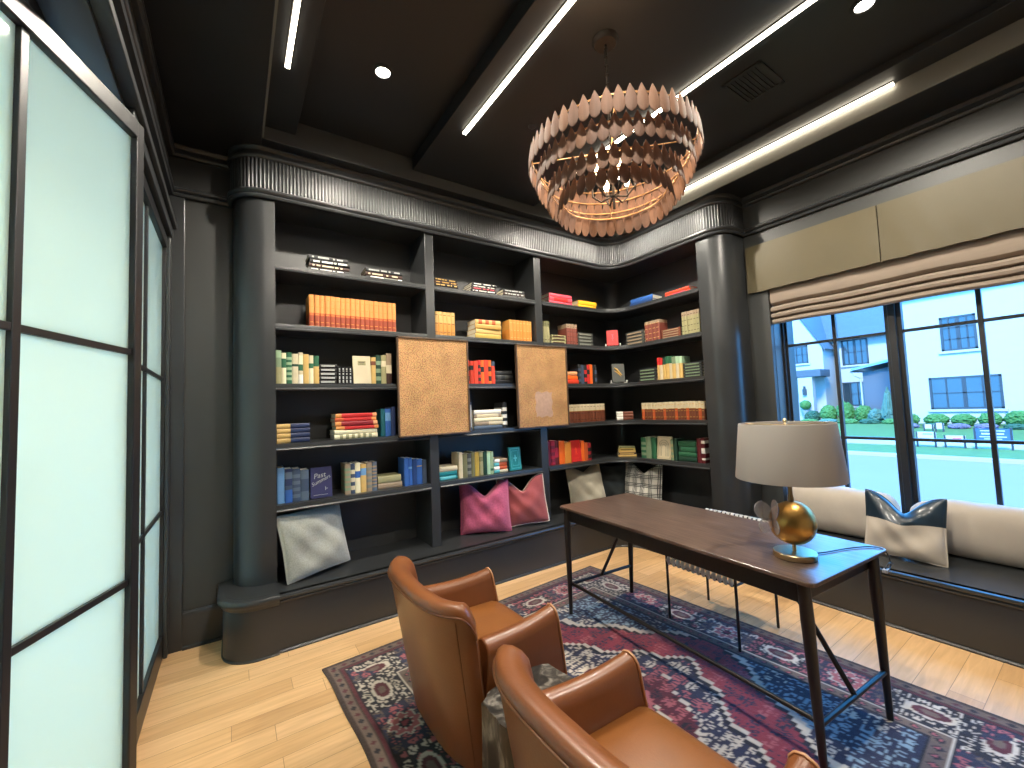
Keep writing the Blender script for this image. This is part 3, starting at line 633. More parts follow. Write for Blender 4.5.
# ------------------------------------------------------------------ rug (hand-knotted pattern computed knot by knot)
def rug():
    Wd, Ln, st = 2.245, 2.60, .0085
    nx, ny = int(Wd/st), int(Ln/st)
    navy, ink, red, dred, rose, cream, taupe, brown, blue, teal = [Vector(c) for c in ((.020, .022, .050), (.012, .011, .018), (.23, .030, .045), (.085, .014, .022), (.36, .10, .11), (.52, .46, .38), (.135, .095, .075), (.045, .028, .024), (.16, .26, .36), (.05, .13, .15))]
    pale = Vector((.24, .33, .38))
    rnd = random.Random(11)
    glyph = {}
    def gl(k, n=7, dens=.5):                      # mirrored random motif, n x n
        if k not in glyph:
            g = [[0]*n for _ in range(n)]
            for j in range(n):
                for i in range((n+1)//2):
                    v = rnd.random() < dens*(1.15-.10*(abs(i-n//2)+abs(j-n//2)))
                    g[j][i] = v; g[j][n-1-i] = v
            glyph[k] = g
        return glyph[k]
    hash2 = lambda a, b, c=0: (int(a)*73856093 ^ int(b)*19349663 ^ int(c)*83492791) % 9973
    def motif(u, v, cell, base, c1, c2, tagk, gap=.15, dens=.6):
        i, j = math.floor(u/cell), math.floor(v/cell); fu, fv = u/cell-i, v/cell-j
        if gap/2 < fu < 1-gap/2 and gap/2 < fv < 1-gap/2:
            g = gl((hash2(i, j, tagk)) % 9, 9, dens); q = g[int((fv-gap/2)/(1-gap)*9)][int((fu-gap/2)/(1-gap)*9)]
            if q: return c1 if hash2(i, j, tagk+5) % 3 else c2
        return base
    def rosette(du, dv, r, cs):
        d = math.hypot(du, dv); a = math.atan2(dv, du); rr = r*(.86+.14*math.cos(8*a))
        if d < rr*.22: return cs[2]
        if d < rr*.40: return cs[3]
        if d < rr*.62: return cs[0] if math.cos(8*a) > -.2 else cs[1]
        if d < rr*.85: return cs[0]
        if d < rr: return cs[1]
        return None
    Q = lambda x, q=.026: (math.floor(x/q)+.5)*q
    def field(u, v):                              # centre-origin coordinates, four-fold mirrored
        a, b = abs(u), abs(v); qa, qb = Q(a), Q(b)
        w_ = qa/.66+qb/.86+.05*math.sin(qb*22)*.6
        if w_ > 1.30:                             # corner spandrels in ivory and pale blue
            c = motif(a+.03, b+.02, .105, navy, cream, cream, 1, .04, .72)
            if c == cream and hash2(a/.105, b/.105) % 5 > 1: c = pale
            return c
        if w_ > 1.24: return cream
        if w_ > 1.20: return ink
        if w_ > .80:                              # red ground with scattered flowers
            c = motif(a, b+.05, .088, red, navy, rose, 2, .08, .62)
            return c
        if w_ > .76: return cream
        if w_ > .72: return ink
        if w_ > .44:
            return motif(a+.02, b, .092, navy, cream, rose, 3, .06, .62)
        if w_ > .41: return cream
        if w_ > .20:
            return motif(a, b, .075, dred, rose, ink, 4, .10, .55)
        if w_ > .17: return cream
        r_ = rosette(u, v, .13, (rose, ink, cream, navy))
        return r_ or navy
    cols = []
    for j in range(ny+1):
        for i in range(nx+1):
            x, y = i*st, j*st; d = min(x, y, Wd-x, Ln-y)
            along = y if min(x, Wd-x) < min(y, Ln-y) else x; tot = Ln if min(x, Wd-x) < min(y, Ln-y) else Wd
            s = along-tot/2
            if d < .010: c = brown
            elif d < .075:                        # outer guard: small brown florets
                c = brown if d < .018 or d > .066 else taupe
                k = s/.055; fk = abs(k-math.floor(k)-.5)
                if .026 < d < .060 and fk*.055+abs(d-.043) < .016: c = dred if int(math.floor(k)) % 2 else ink
            elif d < .088: c = dred
            elif d < .098: c = ink
            elif d < .30:                         # main border
                e = d-.199; per = .30; k = math.floor(s/per+.5); ss = s-k*per
                c = None
                if k % 2 == 0: c = rosette(ss, e, .088, (rose, cream, red, ink))
                else:
                    q = math.hypot(ss/1.5, e/.85)
                    if q < .058: c = dred if q < .043 else cream
                    if q < .022: c = taupe
                if c is None:
                    c = motif(abs(ss)+k*.05, abs(e), .052, ink if k % 2 else navy, rose if k % 3 else cream, cream if k % 2 else taupe, 7, .12, .50)
            elif d < .310: c = ink
            elif d < .320: c = cream
            elif d < .375:
                k = s/.06; fk = abs(k-math.floor(k)-.5); c = taupe
                if fk*.06+abs(d-.348) < .020: c = ink
                if fk*.06+abs(d-.348) < .010: c = rose
            elif d < .388: c = ink
            else: c = field(x-Wd/2, y-Ln/2)
            f_ = 1+.22*(noise.noise(Vector((x*2.2, y*9, 3)))+.5*noise.noise(Vector((x*40, y*40, 0))))
            cols.append((c.x*f_, c.y*f_, c.z*f_, 1))
    me = bpy.data.meshes.new('knotted_rug'); vs = []; fs = []
    for j in range(ny+1):
        for i in range(nx+1):
            x, y = i*st, j*st
            wob = .006*math.sin(y*4.1)+.004*math.sin(y*11)
            vs.append((x-Wd/2+wob*(1 if x < Wd/2 else .5), -y+Ln/2, .011+.0006*noise.noise(Vector((x*60, y*60, 1)))))
    n = nx+1
    for j in range(ny):
        for i in range(nx): fs.append((j*n+i, (j+1)*n+i, (j+1)*n+i+1, j*n+i+1))
    ring = [i for i in range(n)] + [j*n+nx for j in range(1, ny+1)] + [ny*n+i for i in range(nx-1, -1, -1)] + [j*n for j in range(ny-1, 0, -1)]
    o0 = len(vs); vs += [(vs[k][0], vs[k][1], .0015) for k in ring]; cols += [cols[k] for k in ring]; L = len(ring)
    for k in range(L): fs.append((ring[k], ring[(k+1) % L], o0+(k+1) % L, o0+k))
    me.from_pydata(vs, [], fs)
    at = me.color_attributes.new('knots', 'FLOAT_COLOR', 'POINT'); at.data.foreach_set('color', [v for c in cols for v in c])
    mt, nt, b = node_mat('wool_knots'); ca = nt.nodes.new('ShaderNodeVertexColor'); ca.layer_name = 'knots'
    nz = nt.nodes.new('ShaderNodeTexNoise'); nz.inputs['Scale'].default_value = 400; tcn = nt.nodes.new('ShaderNodeTexCoord'); nt.links.new(tcn.outputs['Object'], nz.inputs['Vector'])
    bp = nt.nodes.new('ShaderNodeBump'); bp.inputs['Strength'].default_value = .3; bp.inputs['Distance'].default_value = .003; nt.links.new(nz.outputs['Fac'], bp.inputs['Height']); nt.links.new(bp.outputs[0], b.inputs['Normal'])
    nt.links.new(ca.outputs['Color'], b.inputs['Base Color']); b.inputs['Roughness'].default_value = .95; b.inputs['Sheen Weight'].default_value = .35; b.inputs['Sheen Roughness'].default_value = .4
    me.materials.append(mt)
    o = bpy.data.objects.new('persian_rug', me); COL.objects.link(o)
    o.rotation_euler[2] = R(3.45); ctr = Vector((.418, 2.67, 0)) + Matrix.Rotation(R(3.45), 3, 'Z') @ Vector((Wd/2, -Ln/2, 0)); o.location = ctr
    tag(o, 'red and navy knotted wool rug with ivory spandrels under the desk', 'rug')
rug()

# ------------------------------------------------------------------ desk
def desk():
    t = empty('writing_desk', 'long dark wood writing desk with splayed tapered legs', 'desk', (2.178, 1.478, .012), R(-4.2))
    Lh, Wh, H = .80, .335, .738
    tp = MB(); r_ = .03
    out = arc(Wh-r_, Lh-r_, r_, 0, 90, 5)+arc(-Wh+r_, Lh-r_, r_, 90, 180, 5)+arc(-Wh+r_, -Lh+r_, r_, 180, 270, 5)+arc(Wh-r_, -Lh+r_, r_, 270, 360, 5)
    tp.poly(out, H-.016, H); tp.build('desk_top', DESKTOP, t, bevel=.003)
    ap = MB(); ap.box(-Wh+.03, Wh-.03, -Lh+.06, Lh-.06, H-.098, H-.016); ap.build('apron', DESKLEG, t, bevel=.003)
    for k in (-1, 0, 1):
        d = MB(); d.box(Wh-.032, Wh-.022, k*.46-.21, k*.46+.21, H-.090, H-.024); do = d.build('drawer', DESKLEG, t, bevel=.002)
        kn = MB(); kn.tube([(Wh-.022, k*.46, H-.057), (Wh-.006, k*.46, H-.057)], [.006, .010], 10); kn.build('knob', mat('brass', (.55, .38, .14), .3, 1.), do)
    for sx_ in (-1, 1):
        for sy in (-1, 1):
            lg = MB(); a = Vector((sx_*(Wh-.035), sy*(Lh-.05), H-.016)); b_ = Vector((sx_*(Wh-.045), sy*(Lh-.032), 0))
            lg.tube([b_+(a-b_)*q for q in (0, .25, .8, 1)], [.0125, .016, .0235, .022], 16); lg.build('leg', DESKLEG, t, smooth=40)
    zc = .20
    yl = Lh-.036
    for sy in (-1, 1):
        st = MB(); st.tube([(-Wh+.045, sy*yl, zc), (Wh-.045, sy*yl, zc)], .011, 10); st.build('end_stretcher', DESKLEG, t, smooth=40)
        br = MB(); br.tube([(0, sy*yl, zc), (0, sy*(yl-.27), H-.09)], .011, 10); br.build('brace', DESKLEG, t, smooth=40)
    st = MB(); st.tube([(-Wh+.062, -yl, zc), (-Wh+.062, yl, zc)], .011, 10); st.build('long_stretcher', DESKLEG, t, smooth=40)
desk()

# ------------------------------------------------------------------ desk lamp
def desk_lamp():
    z = .752; t = empty('table_lamp', 'table lamp with white drum shade and golden egg shaped body', 'lamp', (2.047, .868, z))
    GOLD = mat('antique_gold_leaf', (.50, .29, .085), .34, 1., var=.35, scale=14, bump=.15, bscale=30)
    BR = mat('pale_brass', (.62, .50, .30), .30, 1., var=.08)
    mb = MB(); mb.lathe([(.0001, 0), (.081, 0), (.083, .003), (.083, .021), (.080, .024), (.0001, .024)], n=48); mb.build('base', BR, t, smooth=40)
    mb = MB(); mb.lathe([(.008, .024), (.008, .075)], n=16); mb.build('stem', BR, t, smooth=40)
    ax = R(-33.97)
    M_ = Matrix.Rotation(ax, 4, 'Z') @ Matrix.Rotation(R(28), 4, 'Y')
    prof = [(.0001, -.094)]+[(.090*math.sin(a)*(1+.06*math.cos(a)), -.094*math.cos(a)) for a in [PI*i/24 for i in range(1, 24)]]+[(.0001, .094)]
    mb = MB(); mb.lathe(prof, (0, 0, .147), 40, M=M_); mb.build('egg_body', GOLD, t, smooth=60)
    mb = MB(); mb.lathe([(.010, .215), (.012, .250), (.009, .268), (.009, .40), (.004, .41), (.004, .60)], n=16); mb.build('neck', mat('bronze', (.30, .18, .08), .35, 1.), t, smooth=40)
    # acrylic butterfly leaning on the egg
    AC = bpy.data.materials.new('clear_acrylic'); AC.use_nodes = True; ab = AC.node_tree.nodes['Principled BSDF']; ab.inputs['Transmission Weight'].default_value = .82; ab.inputs['Roughness'].default_value = .04; ab.inputs['IOR'].default_value = 1.45; ab.inputs['Base Color'].default_value = (.93, .93, .95, 1)
    bf_ = MB()
    def wing(o, ang, tilt, L, W_):
        n = 14; pts = []
        for i in range(n):
            a = 2*PI*i/n; r_ = 1+.25*math.cos(a)
            x = L*(.5+.5*math.cos(a)); y = W_*.5*math.sin(a)*r_
            pts.append((x, y))
        M2 = Matrix.Rotation(ax+R(180), 4, 'Z') @ Matrix.Rotation(R(tilt), 4, 'Z') @ Matrix.Rotation(R(-ang), 4, 'Y') @ Matrix.Rotation(R(90), 4, 'X')
        vs = [M2 @ Vector((x, y, zz)) + Vector(o) for zz in (-.0018, .0018) for x, y in pts]
        bf_.add(vs, [tuple(range(n-1, -1, -1)), tuple(range(n, 2*n))]+[(i, (i+1) % n, n+(i+1) % n, n+i) for i in range(n)])
    q = Matrix.Rotation(ax, 3, 'Z') @ Vector((-.093, -.012, 0)); o_ = (q.x, q.y, .165)
    wing(o_, 42, 12, .112, .070); wing(o_, -28, 12, .078, .062); wing(o_, 62, 80, .10, .066); wing(o_, -40, 80, .068, .055)
    bo = bf_.build('butterfly', AC, t, smooth=40, label='clear acrylic butterfly')
    b2 = MB(); b2.tube([Vector(o_)+Vector((0, 0, -.03)), Vector(o_)+Vector((0, 0, .035))], [.004, .005], 8); b2.build('butterfly_body', AC, bo)
    # shade
    SH = bpy.data.materials.new('white_shade_linen'); SH.use_nodes = True; n_ = SH.node_tree; b_ = n_.nodes['Principled BSDF']; b_.inputs['Base Color'].default_value = (.42, .39, .36, 1); b_.inputs['Roughness'].default_value = .9
    nz = n_.nodes.new('ShaderNodeTexNoise'); nz.inputs['Scale'].default_value = 350; bp = n_.nodes.new('ShaderNodeBump'); bp.inputs['Strength'].default_value = .08; bp.inputs['Distance'].default_value = .002
    n_.links.new(nz.outputs['Fac'], bp.inputs['Height']); n_.links.new(bp.outputs[0], b_.inputs['Normal'])
    mb = MB(); mb.lathe([(.209, .340), (.210, .338), (.211, .340), (.185, .582), (.1835, .583), (.182, .582), (.208, .340)], n=64, cap=False)
    so_ = mb.build('lamp_shade', SH, t, smooth=50)
    mb = MB()
    for k in range(3): a = ax+k*2*PI/3; mb.tube([(0, 0, .575), (.182*math.cos(a), .182*math.sin(a), .578)], .002, 6)
    mb.build('spider', BR, so_)
    mb = MB(); mb.lathe([(.003, .572), (.009, .578), (.004, .585), (.010, .594), (.006, .604), (.0001, .606)], n=14); mb.build('finial', BR, t, smooth=50)
desk_lamp()
cd = MB()
cpts = [(2.13, .83), (2.20, .80), (2.28, .775), (2.36, .742), (2.415, .705)]
pts = [(x, y, .7545) for x, y in cpts]+[(2.428, .668, .750), (2.425, .648, .72), (2.40, .640, .690), (2.36, .640, .685), (2.33, .638, .70), (2.36, .632, .715), (2.40, .630, .70)]
sm_ = []
for i in range(len(pts)-1):
    p0, p1, p2, p3 = [Vector(pts[max(0, min(len(pts)-1, i+k))]) for k in (-1, 0, 1, 2)]
    for q in range(5):
        u = q/5; sm_.append(.5*((2*p1)+(p2-p0)*u+(2*p0-5*p1+4*p2-p3)*u*u+(3*p1-p0-3*p2+p3)*u**3))
cd.tube(sm_, .0028, 6)
ce = empty('power_cord', 'black lamp cord trailing over the right end of the desk', 'cord', (2.13, .83, .752)); co_ = cd.build('cable', BLACKM, None, smooth=40); co_.parent = ce; co_.matrix_parent_inverse = Matrix.Translation((-2.13, -.83, -.752))
ad = MB(); ad.box(2.315, 2.35, .630, .648, .68, .695); a_ = ad.build('inline_switch', mat('grey_plastic', (.35, .38, .42), .4), None, bevel=.003); a_.parent = ce; a_.matrix_parent_inverse = Matrix.Translation((-2.13, -.83, -.752))

# ------------------------------------------------------------------ thin metal chair behind the desk
def metal_chair():
    t = empty('metal_desk_chair', 'thin black metal chair with white woven rope seat behind the desk', 'chair', (2.625, 1.57, .012), R(-2))
    fx, bx, hy, zs = -.215, .215, .235, .40
    WEB = mat('white_rope', (.70, .70, .68), .8, var=.1, scale=30)
    for x in (fx, bx):
        for s in (-1, 1):
            l = MB(); top = (x+.02, s*hy, .635) if x > 0 else (x, s*hy, zs+.02)
            l.tube([(x, s*hy, 0), (x, s*hy, zs), top], .0085, 8); l.build('leg', BLACKM, t, smooth=40)
    f = MB()
    for z in (zs+.012, zs-.035):
        f.tube([(fx, -hy, z), (fx, hy, z)], .007, 8); f.tube([(bx, -hy, z), (bx, hy, z)], .007, 8)
        for s in (-1, 1): f.tube([(fx, s*hy, z), (bx, s*hy, z)], .007, 8)
    f.build('seat_frame', BLACKM, t, smooth=40)
    s_ = MB(); n = 13
    for i in range(n):
        y = -hy+.022+(2*hy-.044)*i/(n-1)
        s_.tube([(fx+.004, y, zs-.040), (fx-.012, y, zs-.012), (fx+.004, y, zs+.018), (bx, y, zs+.016)], .0145, 8)
    s_.build('woven_seat', WEB, t, smooth=60)
    r_ = MB(); r_.tube([(bx+.02, -hy, .635), (bx+.035, 0, .64), (bx+.02, hy, .635)], .008, 8); r_.tube([(bx+.01, -hy, .54), (bx+.02, 0, .54), (bx+.01, hy, .54)], .007, 8); r_.build('back_rail', BLACKM, t, smooth=40)
    k = MB()
    for i in range(15):
        y = -hy+.02+(2*hy-.04)*i/14; b = .015*(1-(y/hy)**2)
        k.tube([(bx+.008+b, y, .535), (bx+.012+b, y, .60), (bx+.020+b, y, .650)], .0135, 8)
    k.build('woven_back', WEB, t, smooth=60)
metal_chair()

# ------------------------------------------------------------------ leather armchairs
LEA = mat('cognac_leather', (.185, .058, .0145), .38, var=.30, scale=5, bump=.12, bscale=120, coat=.15)
LEA_S = mat('cognac_leather_seat', (.215, .075, .0165), .35, var=.30, scale=7, bump=.12, bscale=120, coat=.2)
PIPE = mat('tan_piping', (.42, .20, .09), .45)
def armchair(loc, label):
    t = empty('leather_armchair', label, 'armchair', loc, 0, 'cognac leather armchairs')
    # barrel back with wings: sections marched round a U-shaped plan
    def plan(a, z, off):
        k = z/.76; ex = .265*(1-.30*(1-k)); ey = .365*(1-.12*(1-k))
        c, s = math.cos(a), math.sin(a)
        px = .03-ex*math.copysign(abs(c)**.6, c)-.05*k; py = ey*math.copysign(abs(s)**.62, s)
        nx_, ny_ = -c/ex, s/ey; L_ = math.hypot(nx_, ny_); return (px+off*nx_/L_, py+off*ny_/L_)
    rows = []; A = R(67); n = 44; th = .056
    pip_o = []
    for i in range(n+1):
        q = -1+2*i/n; a = A*q; e = max(0, (abs(q)-.80)/.20)
        zt = .722-.07*e**2.6
        T = th*(1-.30*e*e)
        sec = []
        for z in (.09, .16, .26, .36, .46, .56, zt-.06): sec.append((min(z, zt-.06), T*.75))
        for b in (20, 50, 80, 100, 130, 160): sec.append((zt-.055+.055*math.sin(R(b)), T*(.55*math.cos(R(b))+.35) if b < 90 else T*(1.05*math.cos(R(b))+.1)))
        for z in (zt-.08, .52, .44, .36, .30): sec.append((min(z, zt-.07), -T*.95))
        rows.append([(*plan(a, z, o), z) for z, o in sec])
    mb = MB(); mb.grid(rows); m_ = len(rows[0]); mb.f += [tuple(range(m_)), tuple(range(len(mb.v)-1, len(mb.v)-1-m_, -1))]; mb.mi += [0, 0]
    bo = mb.build('backrest', LEA, t, smooth=60)
    p = MB(); p.tube([Vector(v) for v in rows[0][6:8]]+[Vector(rw[7]) for rw in rows]+[Vector(v) for v in rows[-1][7:5:-1]], .004, 6); p.build('piping', mat('cognac_welt', (.13, .042, .011), .4), bo, smooth=60)
    for ai in (5, 39):
        se = MB(); se.tube([Vector((*plan(A*(-1+2*ai/n), z, th*.75+.0005), z)) for z in (.1, .2, .3, .4, .5, .6, .69)], .0025, 5)
        se.build('seam', mat('seam_leather', (.16, .05, .012), .5), bo)
    for s in (-1, 1):
        rows = []; hw = .042
        for i in range(13):
            q = i/12; x = -.108+.375*q; yc = s*(.302-.030*q); zt = .553+.012*q-.012*math.sin(PI*q)
            w_ = hw*(1-.10*q); sec = []
            for z, o in [(.09, 1), (.2, 1), (.35, 1), (zt-.05, 1.04)]: sec.append((z, o*w_))
            for b in (25, 55, 90, 125, 155): sec.append((zt-.045+.045*math.sin(R(b)), w_*1.04*math.cos(R(b))))
            for z, o in [(zt-.05, -1.04), (.35, -1), (.2, -1), (.09, -1)]: sec.append((z, o*w_))
            def xs(z): return x+(.055*q**3*(1-z/.57)+.012*math.sin(z*8)*q**3)
            rows.append([(xs(z), (yc+o*s)*(1-.17*max(0, 1-z/.5)*(1-.5*q)), z) for z, o in sec])
        mb = MB(); mb.grid(rows, close_u=True); m_ = len(rows[0]); mb.f += [tuple(range(m_)), tuple(range(len(mb.v)-1, len(mb.v)-1-m_, -1))]; mb.mi += [0, 0]
        ao = mb.build('arm', LEA, t, smooth=60, bevel=.006)
        p = MB(); p.tube([Vector(v)+Vector((.003, 0, 0)) for v in rows[-1]], .005, 6); p.build('piping', PIPE, ao, smooth=60)
    mb = MB(); rows = []
    N_ = 16
    for j in range(N_+1):
        v = -1+2*j/N_; rr = []
        for i in range(N_+1):
            u = -1+2*i/N_; x = .062+.248*u; y = .245*v*(1-.05*u-.22*max(0, -u)**4)
            z = .405+.030*(1-abs(u)**4)*(1-abs(v)**4)-.03*max(0, u-.8)/.2
            rr.append((x, y, z))
        rows.append(rr)
    mb.grid(rows); o0 = 0; ringi = [i for i in range(N_+1)]+[j*(N_+1)+N_ for j in range(1, N_+1)]+[N_*(N_+1)+i for i in range(N_-1, -1, -1)]+[j*(N_+1) for j in range(N_-1, 0, -1)]
    base = len(mb.v); mb.v += [(mb.v[k][0]+.006*(1 if mb.v[k][0] > .2 else 0), mb.v[k][1], .30) for k in ringi]; L_ = len(ringi)
    for k in range(L_): mb.f.append((ringi[k], ringi[(k+1) % L_], base+(k+1) % L_, base+k)); mb.mi.append(0)
    mb.f.append(tuple(base+k for k in range(L_-1, -1, -1))); mb.mi.append(0)
    mb.build('seat_cushion', LEA_S, t, smooth=50, bevel=.008, seg=3)
    fr_ = MB(); fr_.box(-.12, .315, -.255, .255, .085, .298); fr_.build('seat_base', LEA, t, bevel=.012, seg=3)
    DW = mat('dark_chair_foot', (.03, .018, .012), .4)
    for x in (-.13, .27):
        for y in (-.22, .22): f = MB(); f.tube([(x, y, 0), (x, y, .10)], [.016, .024], 12); f.build('foot', DW, t, smooth=40)
    return t
armchair((.905, 1.762, .013), 'cognac leather wingback armchair farther away, nearer the bookcase')
armchair((.897, .775, .013), 'cognac leather wingback armchair in the foreground, cut by the bottom edge')

# petrified wood stump table
def stump():
    mt, nt, b = node_mat('petrified_wood'); N = nt.nodes.new; L = nt.links.new
    tc = N('ShaderNodeTexCoord'); mp = N('ShaderNodeMapping'); mp.inputs['Scale'].default_value = (9, 9, 3.5); L(tc.outputs['Object'], mp.inputs[0])
    n1 = N('ShaderNodeTexNoise'); n1.inputs['Scale'].default_value = 2.2; n1.inputs['Detail'].default_value = 8; n1.inputs['Distortion'].default_value = 1.4; L(mp.outputs[0], n1.inputs['Vector'])
    rp = N('ShaderNodeValToRGB'); e = rp.color_ramp.elements; e[0].position = .40; e[0].color = (.012, .011, .010, 1); e[1].position = .76; e[1].color = (.30, .27, .23, 1)
    q = rp.color_ramp.elements.new(.52); q.color = (.040, .035, .029, 1); L(n1.outputs['Fac'], rp.inputs[0]); L(rp.outputs[0], b.inputs['Base Color']); b.inputs['Roughness'].default_value = .32
    bp = N('ShaderNodeBump'); bp.inputs['Strength'].default_value = .12; bp.inputs['Distance'].default_value = .006; L(n1.outputs['Fac'], bp.inputs['Height']); L(bp.outputs[0], b.inputs['Normal'])
    t = empty('petrified_wood_stump', 'dark marbled petrified wood stump table between the two armchairs', 'side table', (.90, 1.268, .012), R(6))
    rnd = random.Random(5); rows = []
    base = [(.165, .09), (.17, -.045), (.12, -.115), (-.02, -.135), (-.15, -.115), (-.175, -.02), (-.17, .10), (-.10, .132), (.04, .138), (.13, .12)]
    pts = []
    for i in range(len(base)):
        a, b_ = Vector(base[i]), Vector(base[(i+1) % len(base)])
        for k in range(4): p = a.lerp(b_, k/4); pts.append(p*(1+rnd.uniform(-.018, .018)))
    for j in range(10):
        z = .40*j/9; rows.append([(p.x*(1+.03*math.sin(z*9+i*.6)), p.y*(1+.03*math.cos(z*8+i*.5)), z) for i, p in enumerate(pts)])
    mb = MB(); mb.grid(rows, close_u=True); n = len(pts); mb.f += [tuple(range(n-1, -1, -1))]; mb.mi += [0]
    o = mb.build('trunk', mt, t, smooth=30)
    tp = MB(); tp.poly([(p.x*1.002*(1+.03*math.sin(.4*9+i*.6)), p.y*1.002*(1+.03*math.cos(.4*8+i*.5))) for i, p in enumerate(pts)], .398, .405); tp.build('polished_top', mt, t)
stump()

# ------------------------------------------------------------------ pillows
def fabric(name, c, var=.10, scale=60, bump=.25, bscale=220, rough=.9, sheen=.3):
    mt = mat(name, c, rough, var=var, scale=scale, bump=bump, bscale=bscale); mt.node_tree.nodes['Principled BSDF'].inputs['Sheen Weight'].default_value = sheen; return mt
def plaid_mat():
    mt, nt, b = node_mat('black_white_plaid'); N = nt.nodes.new; L = nt.links.new
    tc = N('ShaderNodeTexCoord'); sp = N('ShaderNodeSeparateXYZ'); L(tc.outputs['Object'], sp.inputs[0]); fs = []
    for ax in ('X', 'Z'):
        big = N('ShaderNodeMath'); big.operation = 'MULTIPLY'; big.inputs[1].default_value = 11; L(sp.outputs[ax], big.inputs[0])
        fr = N('ShaderNodeMath'); fr.operation = 'FRACT'; L(big.outputs[0], fr.inputs[0])
        gt = N('ShaderNodeMath'); gt.operation = 'LESS_THAN'; gt.inputs[1].default_value = .55; L(fr.outputs[0], gt.inputs[0])
        sm = N('ShaderNodeMath'); sm.operation = 'MULTIPLY'; sm.inputs[1].default_value = 64; L(sp.outputs[ax], sm.inputs[0])
        f2 = N('ShaderNodeMath'); f2.operation = 'FRACT'; L(sm.outputs[0], f2.inputs[0])
        g2 = N('ShaderNodeMath'); g2.operation = 'LESS_THAN'; g2.inputs[1].default_value = .5; L(f2.outputs[0], g2.inputs[0])
        m_ = N('ShaderNodeMath'); m_.operation = 'MULTIPLY'; L(gt.outputs[0], m_.inputs[0]); L(g2.outputs[0], m_.inputs[1]); fs.append(m_)
    ad = N('ShaderNodeMath'); ad.operation = 'MAXIMUM'; L(fs[0].outputs[0], ad.inputs[0]); L(fs[1].outputs[0], ad.inputs[1])
    mx = N('ShaderNodeMix'); mx.data_type = 'RGBA'; mx.inputs['A'].default_value = (.62, .59, .53, 1); mx.inputs['B'].default_value = (.06, .06, .062, 1); L(ad.outputs[0], mx.inputs['Factor']); L(mx.outputs['Result'], b.inputs['Base Color']); b.inputs['Roughness'].default_value = .9
    return mt
def pillow(name, label, mats, W, H, T, loc, rz, lean, roll=0., chop=.0, group=None, split=None, piping=None, seed=0, slump=0.):
    """pillow standing on its lower edge; front faces local -y before rotation"""
    t = empty(name, label, 'pillow', loc, rz, group); n = 36; rnd = random.Random(seed); ph = [rnd.uniform(0, 6) for _ in range(6)]
    Mx = Matrix.Rotation(R(-lean), 4, 'X') @ Matrix.Rotation(R(roll), 4, 'Y')
    def P(u, v, side):
        e = 1-.06*(1-v*v)**1.0*abs(u)**2-.035*abs(u*v)**6; f_ = 1-.06*(1-u*u)*abs(v)**2-.035*abs(u*v)**6
        x = W/2*u*e; z = H/2*v*f_
        th = T/2*(max(0, (1-abs(u)**2.6))*max(0, (1-abs(v)**2.6)))**.55
        y = side*th
        d = chop*math.exp(-abs(u/.42)**1.6)*max(0, (v+1)/2)**2.4; z -= d
        y += side*d*.18*(1-abs(v)**4)
        y += (.010*math.sin(3.1*u+2*v+ph[0])+.008*math.sin(5.3*v-3*u+ph[1])+.005*math.sin(9*u+7*v+ph[2]))*(1-abs(u)**3)*(1-abs(v)**3)*1.3*side
        y += .012*math.sin(2.2*u+ph[3])*v
        z -= slump*(u*.5+.5)**2*max(0, v)
        return Mx @ Vector((x, y, z))
    low = min((P(u/10, v/10, s).z for u in range(-10, 11) for v in range(-10, 11) for s in (-1, 1)))
    def grid(side): return [[tuple(P(-1+2*i/n, -1+2*j/n, side)-Vector((0, 0, low))) for i in range(n+1)] for j in range(n+1)]
    mb = MB(); mb.grid(grid(-1)); mb.grid([r_[::-1] for r_ in grid(1)])
    if split is not None:
        k = 0
        for s in range(2):
            for j in range(n):
                for i in range(n):
                    if (j+.5)/n > split: mb.mi[k] = 1
                    k += 1
    o = mb.build('cushion_cover', mats, t, smooth=80)
    md = o.modifiers.new('weld', 'WELD'); md.merge_threshold = .0005
    if piping:
        loop = [P(-1+2*i/n, -1, 0) for i in range(n)]+[P(1, -1+2*i/n, 0) for i in range(n)]+[P(1-2*i/n, 1, 0) for i in range(n)]+[P(-1, 1-2*i/n, 0) for i in range(n)]
        p = MB(); p.tube([q-Vector((0, 0, low)) for q in loop], .006, 6, closed=True); p.build('piping', piping, t, smooth=60)
    return t
TW = fabric('grey_tweed', (.33, .33, .29), var=.35, scale=120); MG = fabric('magenta_weave', (.42, .075, .15), var=.45, scale=70)
CO = fabric('coral_linen', (.32, .065, .070), var=.15, scale=50); WP = fabric('white_piping', (.75, .66, .58)); CRM = fabric('cream_linen', (.46, .42, .33)); CHA = fabric('charcoal_linen', (.030, .038, .042))
IVO = fabric('ivory_cotton', (.47, .41, .345), var=.06, scale=20, bump=.1); NAV = mat('navy_leather', (.008, .022, .038), .36, var=.2, bump=.1, coat=.2)
pillow('throw_pillow', 'grey tweed pillow alone in the left bay of the bookcase bench', TW, .46, .46, .15, (.475, 3.27, BEN+.002), R(16), 16, roll=-4, group='pillows on the bookcase bench', seed=1, slump=.02)
pillow('throw_pillow', 'magenta woven pillow in the middle bay of the bookcase bench', MG, .47, .47, .18, (1.885, 3.31, BEN+.002), R(-25), 13, chop=.13, group='pillows on the bookcase bench', seed=2)
pillow('throw_pillow', 'coral pillow with white piping behind the magenta pillow', CO, .46, .46, .15, (2.272, 3.268, BEN+.002), R(-26), 13, roll=-4, chop=.14, group='pillows on the bookcase bench', piping=WP, seed=3)
pillow('throw_pillow', 'cream linen pillow on the corner bench left of the dark pillow', CRM, .46, .46, .15, (3.175, 3.355, BEN+.002), R(-10), 12, roll=-2, chop=.07, group='pillows on the bookcase bench', seed=4)
